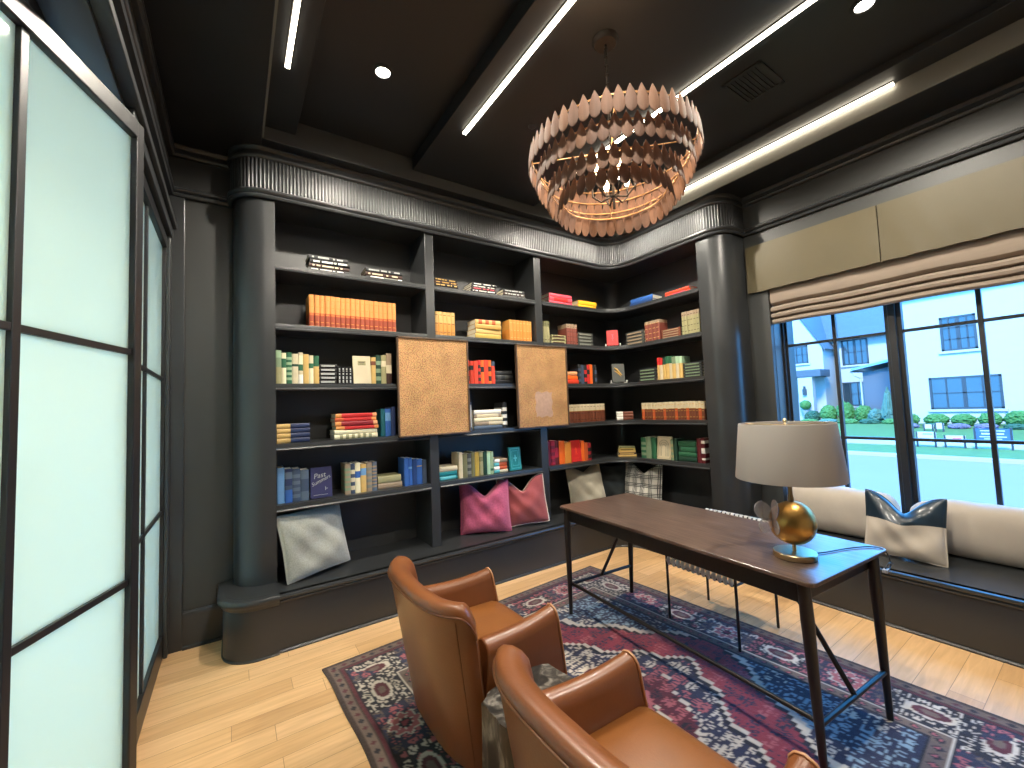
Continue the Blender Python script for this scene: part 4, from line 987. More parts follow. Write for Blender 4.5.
pillow('throw_pillow', 'plain charcoal pillow tucked into the bookcase corner', CHA, .42, .43, .14, (3.625, 3.41, BEN+.002), R(-42), 10, chop=.03, group='pillows on the bookcase bench', seed=5)
pillow('throw_pillow', 'black and white plaid pillow on the corner bench', plaid_mat(), .46, .46, .14, (3.73, 3.04, BEN+.002), R(-80), 12, chop=.11, group='pillows on the bookcase bench', seed=6)
pillow('throw_pillow', 'ivory pillow with a navy leather top half on the window seat', [IVO, NAV], .42, .44, .15, (3.73, .905, BEN+.002), R(-84), 16, roll=2, chop=.13, split=.56, seed=7)
def bolster(y0, y1, label, seed):
    t = empty('bolster_cushion', label, 'cushion', (4.02, (y0+y1)/2, BEN+.002), 0, 'long bolsters along the window'); rnd = random.Random(seed); p = [rnd.uniform(0, 6) for _ in range(5)]
    L_ = (y0-y1)/2; rows = []; n = 48
    for i in range(n+1):
        u = -1+2*i/n; e = (1-abs(u)**9)**.5; rr = []
        for k in range(32):
            a = 2*PI*k/32; ca, sa = math.cos(a), math.sin(a)
            x = .116*e*math.copysign(abs(ca)**.75, ca); z = .182+.182*e*math.copysign(abs(sa)**.72, sa)
            w_ = .007*math.sin(u*L_*16+p[0]+2*math.sin(a*2))+.005*math.sin(u*L_*31+a*3+p[1])+.006*math.sin(u*L_*7+a+p[2])
            f_ = 1+w_*5*(1 if z > .03 else 0)*.6
            rr.append((x*f_, u*L_, max(.0, z*(1+w_*1.2))))
        rows.append(rr)
    mb = MB(); mb.grid(rows, close_u=True); m_ = 32; mb.f += [tuple(range(m_)), tuple(range(len(mb.v)-1, len(mb.v)-1-m_, -1))]; mb.mi += [0, 0]
    mb.build('cushion_cover', IVO, t, smooth=80)
bolster(1.72, .985, 'long ivory bolster on the window seat behind the lamp', 1)
bolster(.955, -.60, 'long ivory bolster at the right end of the window seat', 2)

# ------------------------------------------------------------------ chandelier
def chandelier():
    cx, cy = 1.655, 1.4335
    t = empty('wooden_leaf_chandelier', 'tiered chandelier of carved wooden leaves hanging from the ceiling', 'chandelier', (cx, cy, TRAY))
    BRZ = mat('dark_bronze', (.025, .017, .012), .5, .5); GW = mat('gold_wire', (.42, .25, .12), .45, 1.)
    WD = [wood_mat('carved_wood_%d' % i, c1, c2, .75, (9, 9, 2), scale=3.) for i, (c1, c2) in enumerate((((.085, .038, .022), (.155, .080, .049)), ((.10, .045, .026), (.18, .094, .056)), ((.068, .033, .021), (.13, .068, .045))))]
    c_ = MB(); c_.lathe([(.0001, -.03), (.055, -.028), (.065, -.018), (.067, 0)], n=28); c_.build('canopy', BRZ, t, smooth=40)
    r_ = MB(); r_.tube([(0, 0, -.02), (0, 0, -.93)], .007, 8)
    for k in range(9): r_.lathe([(.0001, -.05-k*.05-.018), (.012, -.05-k*.05), (.0001, -.05-k*.05+.018)], n=8)
    r_.build('stem', BRZ, t, smooth=40)
    h, wd = .130, .0517
    outline = [(0, .02), (.06, .16), (.14, .36), (.25, .60), (.38, .82), (.52, .96), (.66, 1.0), (.79, .94), (.90, .74), (.96, .50), (1, .14)]
    def leafmesh(i, w_):
        mb = MB(); fr_, bk = [], []
        for q, s in outline:
            z = -h*q; hw = w_/2*s
            fr_.append([(hw*u, -.0055*(1-u*u)*min(1, s)-.0015, z) for u in (-1, -.6, 0, .6, 1)]); bk.append([(hw*u, .0018, z) for u in (1, .6, 0, -.6, -1)])
        loop = [a+b for a, b in zip(fr_, bk)]; mb.grid(loop, close_u=True); n = len(loop[0]); mb.f += [tuple(range(n)), tuple(range(len(mb.v)-1, len(mb.v)-1-n, -1))]; mb.mi += [0, 0]
        return mb
    LM = [leafmesh(i, wd).mesh('wooden_leaf', WD[i], smooth=60) for i in range(3)]
    tiers = [(.426, 2.811, 54), (.3855, 2.7205, 49), (.328, 2.628, 42), (.273, 2.570, 35)]
    cand = []
    rnd = random.Random(3)
    for k, (rr, zt, n) in enumerate(tiers):
        for i in range(n):
            a = 2*PI*(i+.5*(k % 2))/n
            x, y = rr*math.cos(a), rr*math.sin(a)
            cand.append((math.hypot(cx+x, cy+y)-.0*k, k, a, x, y, zt, rnd.randrange(3)))
    cand.sort(); rest = MB()
    for idx, (d, k, a, x, y, zt, mi) in enumerate(cand):
        M_ = Matrix.Translation((x, y, zt-TRAY)) @ Matrix.Rotation(a+PI/2, 4, 'Z') @ Matrix.Rotation(R(-4-2*k), 4, 'X')
        if idx < 100:
            o = bpy.data.objects.new('wooden_leaf', LM[mi]); COL.objects.link(o); o.parent = t; o.matrix_basis = M_
        else:
            me = LM[mi]; rest.add([M_ @ v.co for v in me.vertices], [tuple(p.vertices) for p in me.polygons], mi)
    o = rest.build('wooden_leaves', WD, t, smooth=60); o['kind'] = 'stuff'
    for k, (rr, zt, n) in enumerate(tiers):
        g = MB(); ring = [(( rr-.006)*math.cos(2*PI*i/72), (rr-.006)*math.sin(2*PI*i/72), zt-TRAY-.034) for i in range(72)]
        g.tube(ring, .0035, 6, closed=True); g.build('ring', GW, t, smooth=60)
    sp_ = MB()
    for i in range(4):
        a = PI/4+i*PI/2; c, s = math.cos(a), math.sin(a)
        sp_.tube([(0, 0, 2.78-TRAY)]+[((rr-.008)*c, (rr-.008)*s, zt-.034-TRAY) for rr, zt, n in tiers], .003, 6)
    sp_.build('spokes', GW, t)
    BL = emit('bulb_glass', (1.0, .72, .40), 5.)
    for i in range(6):
        a = i*PI/3; c, s = .11*math.cos(a), .11*math.sin(a); z = 2.62-TRAY
        ar = MB(); ar.tube([(0, 0, z-.08), (c*.6, s*.6, z-.10), (c, s, z-.06), (c, s, z)], .005, 6); ao = ar.build('lamp_arm', BRZ, t, smooth=40)
        b_ = MB(); b_.lathe([(.008, z), (.016, z+.02), (.017, z+.035), (.010, z+.058), (.0001, z+.075)], (c, s, 0), 12); b_.build('bulb', BL, ao, smooth=50)
        l = bpy.data.lights.new('bulb_light', 'POINT'); l.energy = BULB; l.color = (1, .66, .36); l.shadow_soft_size = .03
        lo = bpy.data.objects.new('bulb_light', l); COL.objects.link(lo); lo.parent = t; lo.location = (c*1.02, s*1.02, z+.10)
chandelier()

# ------------------------------------------------------------------ books
def C_(r, g, b): return srgb(r, g, b)
PAL = dict(tan=C_(214, 140, 72), brick=C_(150, 62, 34), lbase=C_(225, 160, 110), cream=C_(232, 222, 186), lgreen=C_(150, 176, 140), green=C_(40, 96, 66), dgreen=C_(24, 60, 44), sage=C_(122, 142, 112),
    mint=C_(170, 205, 170), ink=C_(24, 24, 26), coal=C_(40, 42, 44), silver=C_(170, 172, 168), olive=C_(112, 110, 74), straw=C_(204, 168, 100), honey=C_(200, 140, 64), ochre=C_(206, 132, 52), gold=C_(192, 150, 74), navy=C_(30, 44, 82),
    slate=C_(60, 74, 96), steel=C_(86, 100, 116), blue=C_(46, 92, 164), sky=C_(104, 150, 196), dblue=C_(26, 58, 112), teal=C_(14, 120, 124), dteal=C_(8, 84, 96), red=C_(196, 36, 36), dred=C_(140, 24, 34), orange=C_(236, 106, 34), vermil=C_(222, 66, 38),
    pink=C_(206, 74, 90), yellow=C_(240, 172, 38), maroon=C_(92, 24, 32), plum=C_(120, 34, 62), mag=C_(168, 36, 66), brown=C_(112, 58, 36), rbrown=C_(124, 62, 50), dbrown=C_(60, 36, 28), grey=C_(120, 122, 112), dgrey=C_(70, 72, 68), taupe=C_(150, 130, 106),
    mustard=C_(182, 154, 64), white=C_(236, 232, 222), aqua=C_(90, 176, 182), rust=C_(188, 84, 40), indigo=C_(46, 46, 88), khaki=C_(150, 144, 104), beige=C_(206, 192, 160))
def bm_(n): return mat('book_cloth_'+n, PAL[n], .55, var=.10, scale=20)
PAGE = mat('paper_edges', (.72, .66, .52), .9, var=.08, scale=60, stretch=(12, 1, 1))
ORD = ['first', 'second', 'third', 'fourth', 'fifth', 'sixth', 'seventh', 'eighth', 'ninth', 'tenth', 'eleventh', 'twelfth', 'thirteenth', 'fourteenth', 'fifteenth', 'sixteenth', 'seventeenth', 'eighteenth', 'nineteenth', 'twentieth', 'twenty-first', 'twenty-second']
BOOKMESH = {}
def book_mesh(t, h, d, zones, ribs):
    key = (round(t, 3), round(h, 3), round(d, 3), tuple(zones), ribs)
    if key in BOOKMESH: return BOOKMESH[key]
    mb = MB(); mats = [PAGE]; cv = min(.0028, t*.12); b = min(.006, t*.22)
    outer = [(-t/2, d), (-t/2, b*.9), (-t*.40, b*.35), (-t*.2, .0006), (0, 0), (t*.2, .0006), (t*.40, b*.35), (t/2, b*.9), (t/2, d)]
    inner = [(t/2-cv, d), (t/2-cv, b+cv), (-t/2+cv, b+cv), (-t/2+cv, d)]
    U = outer+inner; n = len(U)
    for (f0, f1, c) in zones:
        m_ = bm_(c)
        if m_ not in mats: mats.append(m_)
        z0, z1 = f0*h, f1*h; vs = [(x, y, z0) for x, y in U]+[(x, y, z1) for x, y in U]
        fs = [(i, (i+1) % n, n+(i+1) % n, n+i) for i in range(n)]
        for k in (0, n):                       # end caps as quads
            q = [(k+0, k+1, k+11, k+12), (k+1, k+2, k+10, k+11) if False else (k+1, k+2, k+6, k+7), (k+2, k+3, k+5, k+6), (k+3, k+4, k+5), (k+7, k+8, k+9, k+10), (k+1, k+7, k+10, k+11)]
            if (k == 0 and f0 == 0) or (k == n and f1 == 1): fs += q
        mb.add(vs, fs, mats.index(m_))
    mb.box(-t/2+cv, t/2-cv, b+cv, d-.004, .003, h-.003, 0)
    if ribs and ribs[1] < 0:                   # a line of lettering along the spine
        m_ = bm_(ribs[0]); rr = random.Random(-ribs[1]*7+int(h*1000)+int(t*1e4))
        if m_ not in mats: mats.append(m_)
        z = h*.08
        while z < h*.88:
            L_ = h*rr.choice((.05, .09, .16, .28)) if ribs[1] > -9 else h*.8
            mb.box(-t*.20, t*.20, -.0012, .001, z, min(z+L_, h*.93), mats.index(m_)); z += L_+h*rr.choice((.03, .05, .10))
    elif ribs:
        rc_, k = ribs; m_ = bm_(rc_)
        if m_ not in mats: mats.append(m_)
        for i in range(k):
            z = h*(.16+.70*i/max(1, k-1)); mb.box(-t*.30, t*.30, -.0022, .001, z-.0022, z+.0022, mats.index(m_))
    BOOKMESH[key] = mb.mesh('book', mats, smooth=35); return BOOKMESH[key]
def put_book(me, loc, rz=0., lie=False, face=False, lean=0., label='', group=None):
    o = bpy.data.objects.new('book', me); COL.objects.link(o)
    M_ = Matrix.Translation(loc) @ Matrix.Rotation(rz, 4, 'Z')
    if lie: M_ = M_ @ Matrix.Rotation(R(90), 4, 'Y')
    if face: M_ = Matrix.Translation((0, 0, .0025)) @ M_ @ Matrix.Rotation(R(-lean), 4, 'X') @ Matrix.Rotation(R(-90), 4, 'Z')
    o.matrix_world = M_; return tag(o, label, 'book', group)
def z1(c): return [(0, 1, c)]
def two(a, b, f): return [(0, f, a), (f, 1, b)]
def band(a, b, f0, f1): return [(0, f0, a), (f0, f1, b), (f1, 1, a)]
def dash(a, b, k=3): # narrow lettering blocks along a spine
    out = []; p = 0.
    for i in range(k): s = .12+.8*i/k; e = s+.42/k; out += [(p, s, a), (s, e, b)]; p = e
    return out+[(p, 1, a)]
SH = ('top shelf', 'second shelf', 'third shelf', 'fourth shelf', 'lowest shelf')
BAY = dict(l='left bay', m='middle bay', c='corner bay', w='right bay')
# key: plane, shelf, mode, u0, u1, heights left/right, colours (zones, ribs) per book, words, bay
TAN = [(0, .05, 'lbase'), (.05, .36, 'brick'), (.36, .44, 'rust'), (.44, 1, 'tan')]
WB = [(0, .62, 'brown'), (.62, .64, 'gold'), (.64, 1, 'beige')]
CL = [  # spans and heights taken from image pixels, then scaled up about the camera
('b', 1, 'L', 0.459, 0.747, 0.130, 0.130, [(z1('coal'), ('silver', -1)), (z1('ink'), ('white', -2)), (z1('dbrown'), ('beige', -3)), (z1('ink'), ('white', -4))], 'black book with pale spine lettering', 'left stack', 'l'),
('b', 1, 'L', 0.865, 1.171, 0.096, 0.096, [(z1('coal'), ('silver', -1)), (z1('dbrown'), ('beige', -5)), ([(0, .12, 'coal'), (.12, .45, 'white'), (.45, .85, 'grey'), (.85, .95, 'white'), (.95, 1, 'coal')], 0)], 'dark lettered book', 'right stack', 'l'),
('b', 2, 'S', 0.456, 1.097, 0.240, 0.240, [(TAN, ('ochre', 4))]*18, 'tan and brick leather volume', 'the eighteen', 'l'),
('b', 3, 'S', 0.243, 0.519, 0.231, 0.212, [([(0, .5, 'khaki'), (.5, .78, 'sage'), (.78, 1, 'lgreen')], 0), (band('cream', 'green', .52, .82), 0), (dash('green', 'lgreen', 5), 0), (band('beige', 'dgreen', .58, .66), 0), ([(0, .3, 'white'), (.3, .42, 'beige'), (.42, .62, 'green'), (.62, .9, 'cream'), (.9, 1, 'beige')], 0), (z1('straw'), 0), ([(0, .55, 'cream'), (.55, .72, 'green'), (.72, 1, 'beige')], 0), (two('straw', 'green', .62), 0)], 'cream and green patterned book', 'the set', 'l'),
('b', 3, 'L', 0.522, 0.640, 0.148, 0.148, [(z1('ink'), ('silver', -10))]*5, 'small black silver-lettered book', 'its stack', 'l'),
('b', 3, 'S', 0.646, 0.747, 0.126, 0.128, [(z1('ink'), ('silver', -3))]*4, 'small upright black silver-lettered book', 'the four', 'l'),
('b', 3, 'S', 0.891, 1.052, 0.214, 0.240, [(band('straw', 'brown', .7, .85), 0), (dash('dgreen', 'sage', 3), 0), (band('khaki', 'beige', .6, .8), 0), ([(0, .35, 'dbrown'), (.35, .62, 'beige'), (.62, 1, 'taupe')], 0)], 'muted old book beside the cork', 'the four', 'l'),
('b', 4, 'L', 0.247, 0.455, 0.133, 0.133, [([(0, .38, 'straw'), (.38, .41, 'gold'), (.41, 1, 'navy')], 0)]*4, 'navy book with tan spine end', 'its stack', 'l'),
('b', 4, 'L', 0.619, 0.935, 0.190, 0.190, [([(0, .14, 'tan'), (.14, .9, 'red'), (.9, 1, 'lbase')], 0), ([(0, .2, 'rust'), (.2, .88, 'red'), (.88, 1, 'tan')], 0), ([(0, .14, 'tan'), (.14, .9, 'dred'), (.9, 1, 'lbase')], 0), ([(0, .2, 'tan'), (.2, .9, 'red'), (.9, 1, 'tan')], 0), (z1('cream'), 0), (dash('cream', 'khaki', 6), 0)], 'book in red and cream pile', 'its stack', 'l'),
('b', 4, 'S', 0.959, 1.074, 0.224, 0.222, [(z1('dteal'), 0), ([(0, .55, 'blue'), (.55, .85, 'sky'), (.85, 1, 'blue')], 0), (z1('navy'), 0)], 'teal or blue upright book', 'the trio', 'l'),
('b', 5, 'S', 0.247, 0.444, 0.245, 0.218, [(z1('sky'), 0), ([(0, .38, 'blue'), (.38, .5, 'slate'), (.5, .7, 'navy'), (.7, .9, 'steel'), (.9, 1, 'navy')], 0), (dash('slate', 'steel', 4), 0), (band('steel', 'slate', .3, .7), 0)], 'blue or slate upright book', 'the four', 'l'),
('b', 5, 'S', 0.684, 0.919, 0.220, 0.218, [(dash('taupe', 'sage', 5), 0), (dash('slate', 'beige', 3), 0), ([(0, .5, 'cream'), (.5, .72, 'blue'), (.72, 1, 'cream')], 0), ([(0, .6, 'straw'), (.6, .85, 'sky'), (.85, 1, 'straw')], 0), (dash('taupe', 'grey', 4), 0), (dash('steel', 'taupe', 7), 0)], 'patterned grey, blue or cream book', 'the six', 'l'),
('b', 5, 'L', 0.928, 1.118, 0.098, 0.098, [(z1('khaki'), 0), (z1('taupe'), 0)], 'tan book lying flat', 'its pair', 'l'),
('b', 5, 'S', 1.133, 1.327, 0.219, 0.198, [(z1('blue'), 0), (band('blue', 'sky', .6, .68), 0), (z1('dblue'), 0), (band('blue', 'gold', .7, .74), 0), (z1('slate'), 0)], 'bright blue upright book', 'the five', 'l'),
('b', 1, 'L', 1.442, 1.676, 0.099, 0.099, [(z1('ink'), ('gold', -1)), (z1('dbrown'), ('gold', -2)), (z1('ink'), ('straw', -3)), (z1('ink'), ('gold', -4))], 'black book with gilt spine marks', 'left stack', 'm'),
('b', 1, 'L', 1.807, 2.082, 0.108, 0.108, [(z1('coal'), ('white', -1)), (z1('ink'), ('white', -2)), (z1('dbrown'), ('pink', -3)), (z1('ink'), ('white', -4)), (z1('steel'), 0)], 'dark lettered book', 'centre stack', 'm'),
('b', 1, 'L', 2.153, 2.409, 0.088, 0.088, [(z1('ink'), ('silver', -1)), (z1('dbrown'), ('silver', -2)), (z1('coal'), ('grey', -3))], 'dark book', 'right stack', 'm'),
('b', 2, 'S', 1.430, 1.626, 0.212, 0.214, [(two('honey', 'straw', .55), ('brown', 3))]*5, 'honey tan volume', 'the left five', 'm'),
('b', 2, 'L', 1.831, 2.112, 0.181, 0.181, [(dash('straw', 'rust', 3), 0), (z1('gold'), 0), (z1('straw'), 0), (z1('mustard'), 0)], 'straw yellow book', 'its stack', 'm'),
('b', 2, 'S', 2.203, 2.471, 0.206, 0.209, [(two('ochre', 'honey', .55), ('straw', 3))]*7, 'orange tan volume', 'the right seven', 'm'),
('b', 3, 'S', 1.720, 2.022, 0.213, 0.217, [(dash('vermil', 'ink', 2), 0), (band('vermil', 'ink', .6, .8), 0), (z1('vermil'), 0), (dash('red', 'dbrown', 3), 0), (band('orange', 'ink', .5, .72), 0), (z1('vermil'), 0), (dash('orange', 'dbrown', 2), 0), ([(0, .8, 'vermil'), (.8, 1, 'slate')], 0)], 'orange-red upright book', 'the eight', 'm'),
('b', 3, 'L', 2.025, 2.226, 0.121, 0.121, [(z1('coal'), 0), (dash('coal', 'dgrey', 2), 0), (z1('ink'), 0)], 'charcoal book lying flat', 'its stack', 'm'),
('b', 4, 'S', 1.725, 1.764, 0.250, 0.249, [(band('slate', 'silver', .1, .9), 0)], 'tall grey book at the left of the pastel stack', '', 'm'),
('b', 4, 'L', 1.783, 2.086, 0.175, 0.175, [(z1('white'), 0), (band('taupe', 'beige', .1, .9), 0), (z1('cream'), 0), (two('taupe', 'beige', .5), 0), (z1('steel'), 0)], 'pastel book', 'its stack', 'm'),
('b', 4, 'S', 2.093, 2.139, 0.240, 0.239, [(dash('coal', 'white', 3), 0)], 'tall dark book at the right of the pastel stack', '', 'm'),
('b', 5, 'L', 1.429, 1.611, 0.114, 0.114, [(z1('beige'), 0), (z1('teal'), 0), (band('teal', 'aqua', .1, .9), 0)], 'cream or teal book', 'its stack', 'm'),
('b', 5, 'S', 1.618, 1.969, 0.218, 0.203, [(z1('beige'), 0), (z1('olive'), 0), (dash('dgrey', 'grey', 3), 0), (z1('olive'), 0), (z1('mustard'), 0), (band('khaki', 'olive', .6, .8), 0), (z1('dgreen'), 0), (z1('mint'), 0), (band('lgreen', 'green', .15, .25), 0)], 'olive or pale green book', 'the nine', 'm'),
('b', 5, 'L', 1.976, 2.120, 0.126, 0.126, [([(0, .4, 'white'), (.4, 1, 'taupe')], 0), ([(0, .4, 'aqua'), (.4, 1, 'rust')], 0), ([(0, .4, 'white'), (.4, 1, 'rust')], 0), ([(0, .4, 'aqua'), (.4, 1, 'beige')], 0)], 'small white and rust book', 'its stack', 'm'),
('b', 1, 'L', 2.721, 3.043, 0.122, 0.122, [(z1('pink'), 0), (band('pink', 'red', .2, .8), 0), (z1('pink'), 0)], 'pinkish red book', 'its stack', 'c'),
('b', 1, 'L', 3.132, 3.408, 0.089, 0.089, [(z1('yellow'), 0), (z1('yellow'), 0)], 'bright yellow book', 'its pair', 'c'),
('b', 2, 'S', 2.582, 2.698, 0.229, 0.230, [(two('khaki', 'olive', .75), ('dbrown', 2))]*3, 'khaki ribbed volume', 'the left three', 'c'),
('b', 2, 'L', 2.726, 2.920, 0.098, 0.098, [(z1('khaki'), ('dbrown', -10))]*3, 'khaki ribbed volume lying flat', 'its stack', 'c'),
('b', 2, 'S', 2.932, 3.088, 0.224, 0.228, [(two('rbrown', 'taupe', .8), ('dbrown', 4))]*4, 'reddish brown ribbed volume', 'the four', 'c'),
('b', 2, 'L', 3.096, 3.313, 0.144, 0.144, [(z1('dgrey'), ('grey', -10))]*4, 'grey ribbed volume', 'its stack', 'c'),
('b', 3, 'L', 2.895, 3.063, 0.132, 0.132, [(z1('lbase'), 0), (z1('orange'), 0), (z1('vermil'), 0)], 'orange book', 'its stack', 'c'),
('b', 3, 'S', 3.073, 3.350, 0.207, 0.219, [(dash('coal', 'slate', 3), 0), (z1('slate'), 0), (dash('ink', 'red', 2), 0), (band('red', 'ink', .5, .75), 0), (z1('orange'), 0), (z1('ink'), 0), (dash('ink', 'slate', 2), 0)], 'black or red upright book', 'the seven', 'c'),
('b', 4, 'S', 2.880, 3.447, 0.194, 0.190, [(WB, ('dbrown', 3))]*12, 'brown volume with cream top', 'the twelve', 'c'),
('b', 5, 'S', 2.593, 2.752, 0.255, 0.233, [(z1('plum'), 0), (dash('mag', 'plum', 3), 0), (band('maroon', 'mag', .3, .7), 0)], 'plum or magenta book', 'the trio', 'c'),
('b', 5, 'S', 2.754, 2.914, 0.228, 0.222, [(z1('orange'), 0), (z1('ochre'), 0)], 'orange upright book', 'the pair', 'c'),
('b', 5, 'S', 3.057, 3.204, 0.215, 0.182, [(z1('orange'), 0), (z1('rust'), 0), (dash('dred', 'ink', 2), 0)], 'orange or dark red book', 'right three', 'c'),
('r', 1, 'L', 3.046, 2.750, 0.091, 0.091, [(z1('blue'), 0), (z1('dblue'), 0)], 'royal blue book', 'its pair', 'w'),
('r', 1, 'L', 2.599, 2.310, 0.058, 0.058, [(z1('vermil'), 0), (band('vermil', 'pink', .3, .8), 0)], 'bright red book', 'its pair', 'w'),
('r', 2, 'L', 3.123, 2.874, 0.145, 0.145, [(z1('dgrey'), ('taupe', -10))]*4, 'grey ribbed volume', 'its stack', 'w'),
('r', 2, 'S', 2.862, 2.669, 0.230, 0.208, [(two('rbrown', 'taupe', .85), ('straw', 4))]*4, 'reddish brown gilt volume', 'the four', 'w'),
('r', 2, 'L', 2.655, 2.434, 0.096, 0.096, [(z1('brown'), ('taupe', -10))]*4, 'brown ribbed volume lying flat', 'its stack', 'w'),
('r', 2, 'S', 2.418, 2.226, 0.233, 0.225, [(two('khaki', 'taupe', .8), ('dbrown', 4))]*6, 'khaki gilt volume', 'the six', 'w'),
('r', 3, 'L', 2.972, 2.746, 0.134, 0.134, [(z1('coal'), ('sage', -10))]*4, 'dark grey green book', 'the left stack', 'w'),
('r', 3, 'S', 2.732, 2.438, 0.230, 0.227, [(two('straw', 'red', .68), 0), (two('beige', 'red', .68), 0), (two('straw', 'dgreen', .68), 0), (two('straw', 'green', .68), 0), (two('beige', 'green', .68), 0), (two('straw', 'sage', .68), 0), (two('beige', 'mint', .68), 0), (two('straw', 'mint', .68), 0)], 'cream book with coloured top band', 'the eight', 'w'),
('r', 3, 'L', 2.428, 2.236, 0.140, 0.140, [(z1('coal'), ('sage', -10))]*5, 'dark grey green book', 'the right stack', 'w'),
('r', 4, 'S', 2.958, 2.232, 0.181, 0.174, [(WB if i % 4 else [(0, .62, 'rust'), (.62, .64, 'gold'), (.64, 1, 'beige')], ('gold', 3)) for i in range(22)], 'brown volume with cream top', 'the long set', 'w'),
('r', 5, 'S', 2.998, 2.801, 0.224, 0.219, [(dash('green', 'sage', 3), 0), (z1('sage'), 0), (z1('green'), 0)], 'green upright book', 'the trio', 'w'),
('r', 5, 'S', 2.625, 2.555, 0.216, 0.210, [(dash('sage', 'khaki', 3), 0), (z1('dgreen'), 0)], 'grey green upright book', 'the pair', 'w'),
('r', 5, 'L', 2.543, 2.346, 0.195, 0.195, [(z1('green'), 0), (band('dgreen', 'green', .1, .9), 0), (z1('green'), 0), (z1('dgreen'), 0)], 'green book lying flat', 'its stack', 'w'),
('r', 5, 'S', 2.338, 2.257, 0.228, 0.229, [(z1('maroon'), 0), ([(0, .12, 'maroon'), (.12, .2, 'white'), (.2, .38, 'maroon'), (.38, .6, 'white'), (.6, .78, 'maroon'), (.78, .9, 'white'), (.9, 1, 'maroon')], 0)], 'maroon upright book', 'the pair', 'w'),
]
rb = random.Random(9)
YSP, XSP = 3.27, 3.669
def place(pl, u, off, z, rz_extra=0.):
    return ((u, YSP+off, z), rz_extra) if pl == 'b' else ((XSP+off, u, z), R(-90)+rz_extra)
for pl, s, mode, u0, u1, h0, h1_, specs, words, row, bay in CL:
    n = len(specs); zs = ZS[s-1]+.0008; group = '%s on the %s of the %s' % (words, SH[s-1], BAY[bay]); W_ = abs(u1-u0); sg = 1 if u1 > u0 else -1
    same = all(q == specs[0] for q in specs)
    if mode == 'S':
        wts = [1.0 if same else rb.uniform(.8, 1.2) for _ in range(n)]; tot = sum(wts); acc = 0.
        for i, (zn, ribs) in enumerate(specs):
            t = W_*wts[i]/tot; uc = u0+sg*(acc+t/2); acc += t; q = (i+.5)/n
            h = h0+(h1_-h0)*q
            if not same: h *= rb.uniform(.955, 1.03)
            me = book_mesh(round(t-.0012, 3), round(h, 3) if not same else round((h0+h1_)/2, 3), round(h*.66, 2), zn, ribs)
            loc, rz = place(pl, uc, rb.uniform(-.002, .006), zs)
            lab = '%s, %s' % (words, '%s from left of %s, ' % (ORD[i], row) if n > 1 else '')
            put_book(me, loc, rz, label=(lab+'%s, %s' % (SH[s-1], BAY[bay])).replace(', , ', ', '), group=group)
    else:
        wts = [1.0 if same else rb.uniform(.85, 1.15) for _ in range(n)]; tot = sum(wts); z = zs+h0
        for i, (zn, ribs) in enumerate(specs):
            t = h0*wts[i]/tot; z -= t; L_ = W_*(1-.05*(n-1-i)/max(1, n-1)) if not same else W_*.985
            jit = rb.uniform(-.006, .006) if not same else rb.uniform(-.002, .002)
            me = book_mesh(round(t-.0008, 4), round(L_, 3), .17 if s > 1 else .18, zn, ribs)
            ang = R(rb.uniform(-2.5, 2.5)) if not same else R(rb.uniform(-.6, .6))
            loc, rz = place(pl, u0+jit*sg+sg*(W_-L_)/2, .008 if s > 1 else .02, z+t/2, ang)
            put_book(me, loc, rz, lie=True, label='%s, %s from top of %s, %s, %s' % (words, ORD[i], row, SH[s-1], BAY[bay]), group=group)
# books standing with their front cover outward
def cover_book(loc, rz, W_, H, t, zn, label, art=None, lean=7):
    o = put_book(book_mesh(t, H, W_, zn, 0), loc, rz, face=True, lean=lean, label=label)
    if art:
        for nm, mb, mt in art(W_, H, t):
            c = mb.build(nm, mt, o)
    return o
# art is drawn on the local +x face: y across from spine, z up
def rects(lst, t, th=.0012):
    mb = MB()
    for y0, y1, z0, z1_ in lst: mb.box(t/2-.0002, t/2+th, y0, y1, z0, z1_)
    return mb
def frame_r(y0, y1, z0, z1_, k): return [(y0, y1, z0, z0+k), (y0, y1, z1_-k, z1_), (y0, y0+k, z0, z1_), (y1-k, y1, z0, z1_)]
def letters(txt, size, y, z, ang, t, parent, mt, shear=.25):
    cu = bpy.data.curves.new('lettering', 'FONT'); cu.body = txt; cu.size = size; cu.extrude = .0006; cu.shear = shear
    o = bpy.data.objects.new('lettering', cu); COL.objects.link(o)
    dg = bpy.context.evaluated_depsgraph_get(); me = bpy.data.meshes.new_from_object(o.evaluated_get(dg)); bpy.data.objects.remove(o)
    me.materials.clear(); me.materials.append(mt)
    Mx = Matrix(((0, 0, 1, t/2+.0006), (1, 0, 0, y), (0, 1, 0, z), (0, 0, 0, 1))) @ Matrix.Rotation(R(ang), 4, 'Z')
    me.transform(Mx); q = bpy.data.objects.new('lettering', me); COL.objects.link(q); q.parent = parent; return q
SILV = bm_('silver'); GOLDC = bm_('gold')
